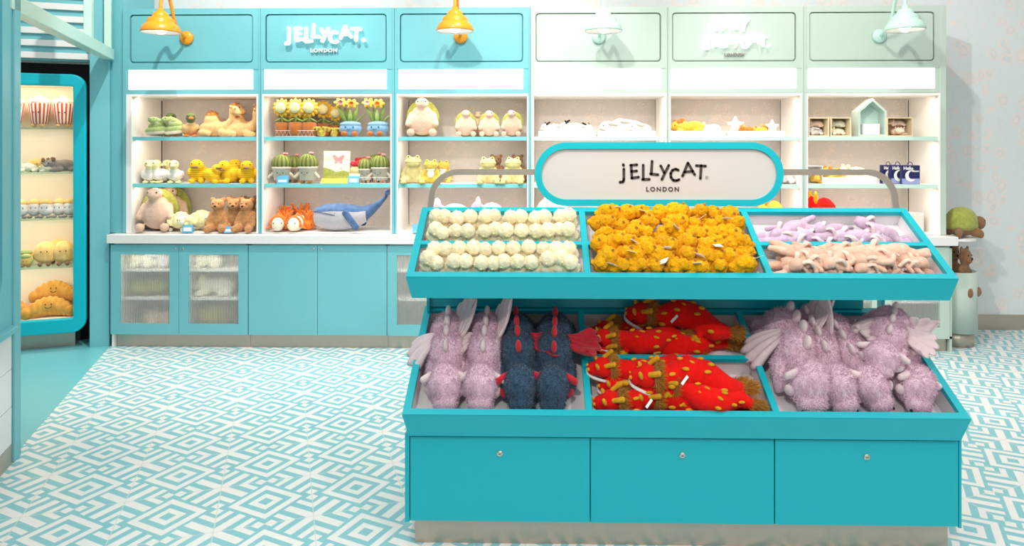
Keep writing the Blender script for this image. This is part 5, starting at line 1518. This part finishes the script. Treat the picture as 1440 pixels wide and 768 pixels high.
for k, (px, Y, rz) in enumerate(((307, 5.63, 0.1), (329, 5.66, 0.3), (347, 5.62, -0.1), (331, 5.83, 0.1), (352, 5.85, 0.0))):
    shelf((bear, bear, bear, bear, otter)[k], px, Z3, Y, rz, 1.0, ('caramel bear in front beside the cream bobbly sheep', 'caramel bear in front, middle one', 'caramel bear in front beside the turquoise upright', 'caramel bear in the back row', 'darker brown bear in the back corner')[k], 'brown bears')
# bay of the single-line sign
for k, (px, Y) in enumerate(((397, 5.64), (416, 5.62), (435, 5.64))):
    shelf(sunf, px, Z1+0.004, Y, 0.1*(k-1), 0.98, 'potted sunflower toy in the white wire basket, %s' % ('nearest the kiosk', 'the middle one', 'beside the curly bulb toys')[k], 'potted sunflowers')
for k, (px, Y, sc) in enumerate(((408, 5.86, 1.04), (428, 5.88, 0.98), (455, 5.86, 1.0), (472, 5.86, 0.85))):
    shelf(sunf, px, Z1, Y, 0.1, sc, 'potted sunflower toy at the back of the shelf, %s' % ('nearest the kiosk', 'second from the kiosk', 'behind the curly bulb toys', 'beside the blue pot')[k], 'potted sunflowers')
shelf(bulb, 452, Z1, 5.62, 0.2, 1.0, 'curly yellow-green bulb toy beside the wire basket', 'curly bulb toys')
shelf(bulb, 470, Z1, 5.66, -0.3, 0.9, 'curly yellow-green bulb toy beside the blue pot', 'curly bulb toys')
shelf(daff, 493, Z1, 5.66, 0.1, 1.0, 'potted daffodil toy in blue pot beside the bulb toys', 'potted daffodils')
shelf(daff, 532, Z1, 5.66, -0.15, 1.0, 'potted daffodil toy in blue pot beside the turquoise upright', 'potted daffodils')
for k, (px, Y, sc, rz) in enumerate(((394, 5.65, 1.0, 0.15), (413, 5.80, 0.95, 0), (433, 5.63, 1.02, -0.1), (529, 5.80, 1.0, 0.1), (514, 5.68, 0.85, 0.1), (538, 5.65, 0.95, -0.1))):
    shelf(cact, px, Z2+(0.004 if k > 3 else 0), Y, rz, sc, 'potted cactus toy, %s' % ('at the end of the shelf by a price card', 'behind, between two cacti', 'beside the picture book', 'behind the wire basket', 'smaller one in the wire basket beside the red blossoms', 'in the wire basket beside the upright')[k], 'potted cacti')
shelf(fcact, 500, Z2, 5.66, 0, 1.0, 'little flowering cactus with red pompoms beside the picture book', 'flowering cacti')
shelf(fcact, 507, Z2, 5.82, 0, 1.15, 'little flowering cactus with red pompoms behind the first one', 'flowering cacti')
for k, (px, Y, rz) in enumerate(((389, 5.62, 0.3), (416, 5.62, -0.1), (426, 5.80, 0.2))):
    shelf(fish, px, Z3, Y, rz, 1.0, 'cream fish with orange stripes, %s' % ('outermost on the counter', 'front one among the corals', 'back one among the corals')[k], 'striped fish')
for k, (px, Y, rz, sc) in enumerate(((402, 5.70, 0, 1.0), (435, 5.72, 1, 1.0), (398, 5.86, 2, 1.15), (424, 5.92, 0.5, 1.25))):
    shelf(coral, px, Z3, Y, rz, sc, 'spiky orange coral toy, %s' % ('between the two front fish', 'beside the whale', 'back one at the outer end', 'back one behind the fish')[k], 'orange corals')
shelf(whale, 495, Z3, 5.68, 0.05, (0.88, 0.9, 0.95), 'big blue whale toy with grey belly on the counter', cat='soft toy')
# tortoise bay
shelf(tort, 594, Z1, 5.68, 0.1, 0.90, 'large beige tortoise sitting alone at the end of the top shelf', 'tortoises on the top shelf')
for k, (px, Y) in enumerate(((655, 5.67), (688, 5.67), (720, 5.67))):
    shelf(tort, px, Z1, Y, (0.15, 0.05, -0.1)[k], (0.60, 0.59, 0.60)[k], 'small beige tortoise on the top shelf, %s' % ('nearest the large one', 'the middle of three', 'beside the mint bay')[k], 'tortoises on the top shelf')
shelf(tort, 673, Z1, 5.88, 0.0, 0.60, 'small beige tortoise half hidden behind two others', 'tortoises on the top shelf')
shelf(frg, 579, Z2, 5.66, 0.15, 1.0, 'pale frog toy sitting at the outer end of the shelf', 'frogs')
shelf(frgy, 606, Z2, 5.66, 0.1, 0.85, 'yellow-green frog toy with white bib', 'frogs')
shelf(frgy, 624, Z2, 5.84, -0.1, 0.8, 'yellow-green frog toy behind the one with the visible bib', 'frogs')
shelf(frg, 686, Z2, 5.64, 0.1, 0.95, 'pale frog toy behind the metal bar, nearer the pair of yellow frogs', 'frogs')
shelf(frg, 722, Z2, 5.64, -0.1, 0.95, 'pale frog toy behind the metal bar, beside the mint bay', 'frogs')
shelf(otter, 698, Z2, 5.85, 0, 0.85, 'brown bear toy behind the first pale frog', 'bears behind frogs'); shelf(otter, 733, Z2, 5.85, 0, 0.85, 'brown bear toy in the corner beside the mint bay', 'bears behind frogs')
shelf(lumpy, 630, Z3, 5.68, 0.2, (1.9, 1.7, 2.6), 'pale lilac elephant toy on the counter behind the cream chicks', 'lilac elephants')
shelf(lumpy, 684, Z3, 5.70, 0.1, (1.5, 1.5, 2.7), 'pale lilac elephant toy on the counter, nearer the oval sign', 'lilac elephants')
# white trays of baby toys
def tray(px0, px1, z, label, Y=5.58, h=0.045, dp=0.2):
    x0, x1 = atx(px0, Y), atx(px1, Y)
    TRAYS.append((x0+0.014, x1-0.014, Y+0.014, Y+dp-0.014))
    mb = MB(); W = (x1-x0)/2
    mb.box(-W, W, 0, 0.012, 0, h); mb.box(-W, W, dp-0.012, dp, 0, h); mb.box(-W, -W+0.012, 0.012, dp-0.012, 0, h); mb.box(W-0.012, W, 0.012, dp-0.012, 0, h); mb.box(-W+0.012, W-0.012, 0.012, dp-0.012, 0, 0.02)
    me = mb.mesh('display_tray', 'tray_white')
    o = obj('display_tray', me, None, ((x0+x1)/2, Y, z)); return tag(o, label, 'tray', 'white display trays')
tray(757, 838, Z1, 'white tray on the top mint shelf, beside the turquoise bays')
tray(841, 922, Z1, 'white tray of bunnies on the top shelf of the lamp-lit mint bay')
tray(942, 1021, Z1, 'white tray with the yellow cubs on the top shelf')
tray(1023, 1104, Z1, 'white tray with the white stars on the top shelf')
TZ = Z1+0.021
BT = 'baby toys in the white trays'
for (P, px, Y, rz, sc, lb) in (
    (calf, 766, 5.67, 0.3, 0.95, 'white calf toy with black ears in the first mint tray, by the turquoise bay'), (lamb, 786, 5.68, -0.2, 0.9, 'white bunny toy lying in the first mint tray'),
    (calf, 803, 5.70, 0.2, 1.1, 'white calf toy in the middle of the first mint tray'), (lamb, 824, 5.68, 0.1, 0.85, 'white bunny toy near the gap between two trays'),
    (calf, 833, 5.72, 2.6, 0.9, 'white calf toy whose black ear sticks up beside the gap'),
    (lamb, 857, 5.68, 0.3, 1.1, 'white bunny toy lying first in the second mint tray'), (lamb, 880, 5.70, -0.1, 1.35, 'larger white bunny toy in the middle of the second tray'), (lamb, 903, 5.68, 0.2, 1.0, 'white bunny toy at the end of the second tray'),
    (cub, 955, 5.68, 0.3, 1.35, 'yellow cub toy at the end of the tray, front'), (cub, 969, 5.72, -0.4, 1.5, 'yellow cub toy lying behind the front cub'), (creamy, 988, 5.68, 0.2, 0.85, 'cream pup toy beside the yellow cubs'),
    (creamy, 1008, 5.69, -0.2, 0.95, 'cream pup toy in front of the white star'), (starp, 1033, 5.66, 0.0, 1.15, 'puffy white star toy in the middle of the tray'), (orangy, 1049, 5.67, 0.2, 0.75, 'orange cub toy beside the white star'),
    (cub, 1068, 5.66, -0.2, 0.65, 'small yellow cub toy between the stars'), (starp, 1088, 5.67, 0.2, 0.95, 'puffy white star toy at the end of the tray'), (orangy, 1080, 5.74, 0.4, 0.8, 'orange cub toy behind the second star')):
    shelf(P, px, TZ, Y, rz, sc, lb, BT, box=min(TRAYS, key=lambda b: abs((b[0]+b[1])/2-atx(px, Y))))
shelf(lamb, 1112, Z2, 5.66, 0.2, 1.2, 'white bunny toy on the middle shelf beside the end of the oval sign', 'bunnies')
shelf(lamb, 1102, Z2, 5.80, 0.2, 1.4, 'white bunny toy behind the bunny beside the oval sign', 'bunnies')
shelf(lamb, 768, Z3, 5.68, 0.1, (1.5, 1.5, 2.8), 'white bunny toy on the counter behind the oval sign', 'bunnies')
shelf(cub, 1083, Z3, 5.70, 0.1, (1.2, 1.2, 2.9), 'yellow cub toy on the counter just above the stand', 'bunnies')
shelf(redy, 1149, Z3, 5.68, 0.2, (1.5, 1.4, 3.2), 'red toy peeping over the display stand rim', 'bunnies')
# wooden boxes and the little house
def crate(px0, px1, z, label, Y=5.59, h=0.155, dp=0.15, mat='ash_wood', group='pale wooden boxes'):
    x0, x1 = atx(px0, Y), atx(px1, Y); W = (x1-x0)/2
    t = thing('display_box', label, 'box', ((x0+x1)/2, Y, z), group=group)
    mb = MB(); f_ = lambda u, v, w: Vector((u, w, v))
    mb.ring(rrect(-W+0.010, W-0.010, 0.010, h-0.010, 0.001, 1), rrect(-W, W, 0, h, 0.001, 1), dp, f_)
    obj('box_frame', mb.mesh('box_frame', mat), t)
    mb = MB(); mb.box(-W+0.01, W-0.01, dp-0.008, dp-0.001, 0.01, h-0.01); obj('box_back', mb.mesh('box_back', mat), t)
    return t
crate(1137, 1166, Z1, 'pale wooden box holding a white bunny at the end of the top shelf')
crate(1168, 1197, Z1, 'pale wooden box of cream pups beside the little house')
crate(1247, 1284, Z1, 'pale wooden box of peach toys beyond the little house')
BX = 'toys in wooden boxes'
for (P, px, dz, Y, rz, sc, lb) in (
    (lamb, 1151, 0.011, 5.68, 0.2, 0.88, 'white bunny toy lying in the first wooden box'), (peachy, 1152, 0.075, 5.69, -0.2, 0.72, 'peach pup toy on top in the first wooden box'),
    (creamy, 1183, 0.011, 5.68, 0.1, 0.88, 'cream pup toy lying in the second wooden box'), (creamy, 1182, 0.075, 5.69, -0.3, 0.74, 'cream pup toy on top in the second wooden box'),
    (peachy, 1258, 0.011, 5.68, 1.4, 0.95, 'peach pup in the third wooden box, nearer the house'), (peachy, 1274, 0.011, 5.68, 1.3, 0.95, 'peach pup in the third wooden box, farther from the house'), (peachy, 1266, 0.083, 5.69, 0.1, 0.78, 'peach pup on top in the third wooden box')):
    w_ = [(1137, 1166), (1168, 1197), (1247, 1284)][0 if px < 1166 else (1 if px < 1200 else 2)]
    shelf(P, px, Z1+dz, Y, rz, sc, lb, BX, box=(atx(w_[0], 5.59)+0.011, atx(w_[1], 5.59)-0.011, 5.585, 5.73, Z1+(0.08 if dz < 0.05 else 0.143)))
hx = atx(1227, 5.60); t = thing('house_frame', 'mint house-shaped display frame standing on the top shelf', 'display frame', (hx, 5.60, Z1))
W = 0.112
ho = [(-W, 0), (W, 0), (W, 0.205), (0, 0.305), (-W, 0.205)]; hi = [(-W+0.017, 0.017), (W-0.017, 0.017), (W-0.017, 0.197), (0, 0.283), (-W+0.017, 0.197)]
mb = MB(); mb.ring(hi, ho, 0.12, lambda u, v, w: Vector((u, w, v))); obj('house_outline', mb.mesh('house_outline', 'mint'), t)
mb = MB(); mb.prism(hi, 0.008, lambda u, v, w: Vector((u, 0.108+w, v))); obj('house_back', mb.mesh('house_back', 'mint_shelf'), t)
mb = MB(); mb.box(-0.066, 0.066, 0, 0.07, 0, 0.085, 0.003); tag(obj('gift_box', mb.mesh('gift_box', 'tray_white'), None, (hx, 5.615, Z1+0.0175)), 'plain white box standing inside the little house', 'box')
# middle shelf of the last bay
mb = MB(); W = 0.062; mb.box(-W, W, 0, 0.13, 0, 0.004); mb.box(-W, W, 0.126, 0.13, 0.004, 0.14); mb.box(-W, -W+0.004, 0, 0.126, 0.004, 0.14); mb.box(W-0.004, W, 0, 0.126, 0.004, 0.14); mb.box(-W, W, 0, 0.13, 0.14, 0.144)
tag(obj('open_box', mb.mesh('open_box', 'tray_white'), None, (atx(1146, 5.6), 5.60, Z2)), 'open white box with a yellow cub, behind the metal bar', 'box')
shelf(cub, 1146, Z2+0.005, 5.66, 1.4, 0.75, 'yellow cub toy inside the open white box', 'yellow cubs on the middle shelf')
tray(1157, 1233, Z2, 'white tray on the middle shelf beside the night-blue book boxes', 5.60, 0.055)
for (P, px, Y, rz, sc, lb) in ((cub, 1170, 5.70, 0.2, 1.2, 'yellow cub toy in the middle-shelf tray, nearer the open box'), (cub, 1187, 5.71, -0.2, 1.0, 'yellow cub toy in the middle-shelf tray, second'), (creamy, 1206, 5.70, 0.2, 1.0, 'cream pup toy in the middle-shelf tray'), (creamy, 1223, 5.72, 0.1, 1.45, 'large cream pup toy in the tray beside the book boxes')):
    shelf(P, px, Z2+0.021, Y, rz, sc, lb, 'yellow cubs on the middle shelf', box=TRAYS[-1])
# night-blue book boxes
for k, (px, Y, rz, lb) in enumerate(((1251, 5.70, 0.35, 'night-blue moon book box at the back of the three'), (1264, 5.65, 0.25, 'night-blue moon book box in the middle of the three'), (1281, 5.60, 0.05, 'night-blue moon book box in front of the other two'))):
    t = thing('book_box', lb, 'book box', (atx(px, Y), Y, Z2), (0, 0, rz), 'moon book boxes')
    mb = MB(); mb.box(-0.073, 0.073, 0, 0.03, 0, 0.15, 0.002); b_ = obj('box', mb.mesh('box', 'navy_cover'), t)
    mb = MB(); mb.box(-0.072, 0.072, -0.0008, 0.0002, 0.002, 0.045); obj('cover_hill', mb.mesh('cover_hill', 'periwinkle'), b_)
    mb = MB(); pts = []
    for q in range(25): a = R(50+260*q/24); pts.append((0.045*math.cos(a)-0.002, 0.066+0.045*math.sin(a)))
    for q in range(25): a = R(296-232*q/24); pts.append((0.034*math.cos(a)+0.014, 0.072+0.034*math.sin(a)))
    mb.prism(pts, 0.001, lambda u, v, w: Vector((u, -0.0022+w, v))); obj('cover_moon', mb.mesh('cover_moon', 'paper_white'), b_)
    obj('lettering', text_mesh('lettering', 'Hello', 0.036, 0.0006, 'paper_white', 1.0, 0.0009), b_, loc=(-0.022, -0.0018, 0.126), rot=STAND)
    obj('lettering', text_mesh('lettering', 'Moon', 0.024, 0.0006, 'paper_white', 1.0, 0.0005), b_, loc=(0.036, -0.0018, 0.104), rot=STAND)
    mb = MB(); mb.tube([(0.022*math.cos(PI*q/10), 0.015, 0.15+0.026*math.sin(PI*q/10)) for q in range(11)], 0.003, 6); obj('handle', mb.mesh('handle', 'navy_cover', True), t)
mb = MB(); mb.box(-0.075, 0.075, 0, 0.16, 0, 0.155, 0.003)
t = obj('keepsake_box', mb.mesh('keepsake_box', 'bay_paper'), None, (atx(1286, 5.66), 5.66, Z3)); tag(t, 'pale patterned box on the counter beside the tilted stand', 'box')

# picture book on yellow books
x = atx(471, 5.60)
for k in range(3):
    mb = MB(); mb.box(-0.118, 0.118, 0, 0.16, 0, 0.0125, 0.001); o = obj('paperback', mb.mesh('paperback', 'yellow_paper'), None, (x+0.003*(k-1), 5.60+0.004*k, Z2+0.0005+0.013*k))
    tag(o, 'flat yellow book, %s of the stack under the picture book' % ('lowest', 'middle one', 'topmost')[k], 'book', 'yellow books')
t = thing('picture_book', 'picture book with a pink butterfly and green meadow cover', 'book', (x, 5.635, Z2+0.0405), (R(-6), 0, 0))
mb = MB(); mb.box(-0.108, 0.108, 0, 0.018, 0, 0.222, 0.002); b_ = obj('cover', mb.mesh('cover', 'cover_pale'), t)
mb = MB(); mb.prism([(-0.106, 0.002), (0.106, 0.002), (0.106, 0.05), (0.06, 0.065), (0.0, 0.05), (-0.05, 0.075), (-0.106, 0.09)], 0.001, lambda u, v, w: Vector((u, -0.0012+w, v))); obj('cover_meadow', mb.mesh('cover_meadow', 'f_shell'), b_)
for s_, cxx in ((-1, 0.0), (1, 0.03)):
    mb = MB(); mb.ell((0.015+s_*0.022, -0.001, 0.165), (0.017, 0.001, 0.034), (0, s_*0.75, 0)); mb.ell((0.015+s_*0.018, -0.001, 0.134), (0.014, 0.001, 0.018), (0, s_*2.2, 0)); obj('cover_butterfly', mb.mesh('cover_butterfly', 'f_flowerpink'), b_)
mb = MB(); r = random.Random(2)
for q in range(16): mb.ell((r.uniform(0.0, 0.07), -0.0008, r.uniform(0.06, 0.11)), (0.004, 0.0008, 0.004), (0, 0, 0), 6, 4)
obj('cover_dot', mb.mesh('cover_dot', 'periwinkle'), b_)
# wire baskets
def basket(px0, px1, z, label, Y=5.575, dp=0.13, h=0.05):
    x0, x1 = atx(px0, Y), atx(px1, Y); W = (x1-x0)/2
    t = thing('wire_basket', label, 'basket', ((x0+x1)/2, Y, z), group='white wire baskets')
    mb = MB()
    for zz in (0.004, h): mb.tube([(-W, 0, zz), (W, 0, zz), (W, dp, zz), (-W, dp, zz), (-W, 0, zz)], 0.0022, 6)
    obj('rim', mb.mesh('rim', 'wire_white', True), t)
    mb = MB(); n = int(2*W/0.03)
    for q in range(n):
        a = -W+2*W*q/n; b2 = -W+2*W*(q+0.5)/n; c2 = -W+2*W*(q+1)/n
        mb.tube([(a, 0, 0.004), (b2, 0, h), (c2, 0, 0.004)], 0.0016, 5)
    obj('wire_lattice', mb.mesh('wire_lattice', 'wire_white', True), t)
basket(387, 441, Z1, 'white wire basket holding the potted sunflowers')
basket(506, 547, Z2, 'white wire basket holding cacti beside the upright')
# small blue price cards
for (px, z, Y, w_, h_, lb) in ((263, Z3, 5.535, 0.085, 0.06, 'small blue price card in front of the cream bobbly sheep'), (321, Z3-0.001, 5.52, 0.07, 0.05, 'small blue price card in front of the bears'), (397, Z2+0.001, 5.572, 0.09, 0.065, 'small blue price card under the cacti'), (497, Z2+0.001, 5.572, 0.09, 0.06, 'small blue price card under the flowering cactus'), (588, Z3, 5.535, 0.09, 0.07, 'small blue price card on the counter beside the display stand')):
    t = thing('price_card', lb, 'price card', (atx(px, Y), Y, z+0.0005), (0, 0, 0.06), 'blue price cards')
    mb = MB(); mb.prism([(0, 0), (0.018, h_), (0.020, h_), (0.036, 0), (0.033, 0), (0.019, h_-0.006), (0.003, 0)], w_, lambda u, v, w: Vector((w-w_/2, u, v))); obj('card', mb.mesh('card', 'card_blue'), t)
    mb = MB(); mb.box(-w_*0.36, w_*0.36, -0.0006, 0.0006, 0.012, h_-0.02, rot=Matrix.Rotation(-0.29, 3, 'X'), piv=(0, 0, 0)); obj('card_panel', mb.mesh('card_panel', 'paper_white'), t)

# toys behind the fluted glass
CB = 'toys stored behind fluted glass'
for (P, px, z, Y, rz, sc, lb) in (
    (creamy, 186, 0.610, 5.70, 0, 1.3, 'cream pup behind fluted glass on the upper cupboard shelf'), (lamb, 222, 0.610, 5.72, 0, 1.3, 'white bunny behind fluted glass on the upper cupboard shelf'),
    (tlie, 190, 0.380, 5.72, 0, 0.8, 'tortoise with green shell behind fluted glass, middle shelf nearer the kiosk'), (tlie, 224, 0.380, 5.74, 0.3, 0.85, 'tortoise with green shell behind fluted glass, second on the middle shelf'),
    (peachy, 228, 0.124, 5.72, 0, 1.4, 'peach pup behind fluted glass at the cupboard bottom'),
    (creamy, 290, 0.610, 5.72, 0, 1.2, 'cream pup behind the second fluted door, upper shelf'), (creamy, 302, 0.380, 5.72, 0, 1.7, 'large cream pup behind the second fluted door, middle shelf'),
    (tlie, 302, 0.124, 5.72, 0.2, 1.1, 'tortoise with green shell behind the second fluted door, bottom'), (tlie, 270, 0.124, 5.80, 0.5, 0.8, 'smaller tortoise behind the second fluted door, bottom')):
    x = atx(px, Y); half = 0 if px < 250 else 1
    o = P.put((x, Y, z), rz, lb, CB, sc)
    fit(o, ((BE[0]+0.022, -2.835)[half], 5.61, z+0.0008), ((-2.858, BE[1]-0.022)[half], 6.07, z+0.20))

# round bin and the turtle above it
for k, (dx_, dy_, z, rz, sc) in enumerate(((0.035, -0.045, 0.402, 0.5, (0.95, 0.8, 1.45)), (0.015, 0.07, 0.402, 0.1, (0.85, 0.7, 1.5)))):
    otter.put((3.405+dx_, 5.74+dy_, z), rz, 'brown bear toy standing in the round mint bin, %s one' % ('front', 'back')[k], 'bears in the bin', sc)
tlie.put((3.435, 5.72, 0.870), 0.1, 'yellow-green shelled tortoise lying on the shelf above the mint bin', None, (0.98, 1.0, 1.55))

# ------------------------------------------------------------------ toys in the kiosk showcase
def show(P, s_, z, dt, rz, sc, label, group):
    o = P.put(BF(s_, 0.05+dt, z+0.001), BA+rz, label, group, sc)
    fit(o, (-1.168, 0.04, z+0.0008), (-0.257, 0.264, z+0.34), Matrix.Translation(BF(0, 0, 0)) @ Matrix.Rotation(BA, 4, 'Z'))
    return o
Zs = SHZ+[0.249]
for k, s_ in enumerate((-0.355, -0.520, -0.70, -0.88)):
    show(popc, s_, Zs[0], 0.10, (0.1, -0.1, 0.2, 0)[k], 0.92, 'popcorn tub toy with red stripes, %s' % ('beside the frame edge', 'second from the frame edge', 'third from the frame edge', 'fourth from the frame edge')[k], 'popcorn tubs')
for k, (P, s_, dt, rz, sc) in enumerate(((greyd, -0.335, 0.08, 0.4, 1.15), (greyd, -0.43, 0.10, -0.3, 1.1), (loaf, -0.545, 0.10, 0.1, 0.62), (creamy, -0.60, 0.06, 0.3, 0.85), (greyd, -0.72, 0.09, 0.2, 1.0), (creamy, -0.46, 0.035, 0.2, 0.6))):
    show(P, s_, Zs[1], dt, rz, sc, ('grey pup beside the showcase frame edge', 'grey pup next to the tan bun', 'small tan bun toy on the second glass shelf', 'cream pup on the second glass shelf', 'grey pup at the hidden end of the second glass shelf', 'tiny cream pup in front of the grey pups')[k], 'toys on the second glass shelf')
for k, s_ in enumerate((-0.30, -0.385, -0.47, -0.555, -0.64)):
    show(egg, s_, Zs[2], 0.075+0.02*(k % 2), 0.1*(k-2), 1.02, 'white egg-like toy with tan cap, %s from the frame edge' % ORD[k], 'egg toys on the third glass shelf')
for k, s_ in enumerate((-0.335, -0.26-0.205, -0.60)):
    pass
for k, (s_, dt) in enumerate(((-0.345, 0.08), (-0.475, 0.085))):
    show(loaf, s_, Zs[3], dt, 0.1, (0.80, 0.9, 1.12), 'tan bread bun toy, %s' % ('beside the frame edge', 'beside the sandwich toys')[k], 'bread bun toys')
show(loaf, -0.41, Zs[3], 0.17, 0, (0.8, 0.6, 1.15), 'tan bread bun toy behind the two front buns', 'bread bun toys')
show(sand, -0.60, Zs[3], 0.06, 0.1, 1.0, 'little sandwich toy with green filling in front', 'sandwich toys'); show(sand, -0.625, Zs[3], 0.14, 0.1, 1.25, 'little sandwich toy with green filling behind', 'sandwich toys')
show(crois, -0.43, Zs[4], 0.085, 0.05, (1.0, 0.8, 1.1), 'smiling croissant toy in front at the bottom of the showcase', 'croissant toys')
show(crois, -0.39, Zs[4]+0.10, 0.16, -0.1, (0.95, 0.55, 1.2), 'croissant toy leaning behind the smiling one', 'croissant toys')
show(crois, -0.72, Zs[4], 0.09, 0.05, (0.9, 0.8, 1.1), 'croissant toy at the hidden end of the showcase', 'croissant toys')
# ------------------------------------------------------------------ light
w = bpy.data.worlds.new('world'); SC.world = w; w.use_nodes = True
w.node_tree.nodes['Background'].inputs[0].default_value = (1.0, 0.985, 0.97, 1)
w.node_tree.nodes['Background'].inputs[1].default_value = 0.48
def area(name, loc, size, sy, energy, target, color=(1, 0.975, 0.94)):
    ld = bpy.data.lights.new(name, 'AREA'); ld.shape = 'RECTANGLE'; ld.size = size; ld.size_y = sy; ld.energy = energy; ld.color = color
    o = bpy.data.objects.new(name, ld); COL.objects.link(o); o.location = loc
    o.rotation_euler = (Vector(target)-Vector(loc)).to_track_quat('-Z', 'Y').to_euler()
def spot(name, loc, target, energy, size=80, soft=0.05, color=(1, 0.96, 0.9), blend=0.6):
    ld = bpy.data.lights.new(name, 'SPOT'); ld.energy = energy; ld.spot_size = R(size); ld.spot_blend = blend; ld.shadow_soft_size = soft; ld.color = color
    o = bpy.data.objects.new(name, ld); COL.objects.link(o); o.location = loc
    o.rotation_euler = (Vector(target)-Vector(loc)).to_track_quat('-Z', 'Y').to_euler()
area('ceiling_light', (-1.5, 2.0, 4.35), 3.5, 3.0, 66, (-1.5, 2.0, 0))
area('ceiling_light', (2.5, 2.0, 4.35), 3.5, 3.0, 54, (2.5, 2.0, 0))
for x, tx, en in ((-2.04, -2.6, 235), (-0.03, -0.75, 150), (0.5, 0.6, 34), (1.7, 2.7, 120)):
    spot('track_spot', (x, 4.1, 4.25), (tx, 5.6, 2.0), en, 85, 0.02)
spot('track_spot', (-0.6, -1.6, 4.0), (0.5, 3.0, 0.8), 310, 55, 0.08)
spot('track_spot', (2.6, -1.0, 4.0), (0.9, 3.1, 0.9), 235, 55, 0.08)
spot('track_spot', (-0.8, 1.2, 4.1), (1.9, 6.2, 1.6), 400, 70, 0.06)
for z, e in ((2.07, 1.8), (1.735, 1.2), (1.38, 1.2), (1.015, 1.2), (0.635, 1.2)):  # unseen fill lights added to even out the showcase shelves
    area('kiosk_fill', tuple(BF(-0.7, 0.06, z)), 0.8, 0.03, e, tuple(BF(-0.7, 0.2, z-0.35)), (1, 0.9, 0.72))
area('wall_fill', (-1.7, 2.4, 4.2), 3.0, 0.6, 14, (-1.9, 5.9, 1.2))  # unseen area fills added to lift the shelf wall
area('wall_fill', (1.9, 2.4, 4.2), 3.0, 0.6, 8, (2.2, 5.9, 1.2))
vs = SC.view_settings
vs.view_transform = 'Standard'; vs.look = 'None'; vs.exposure = 0.0; vs.gamma = 1.0; vs.use_curve_mapping = False
SC.display_settings.display_device = 'sRGB'
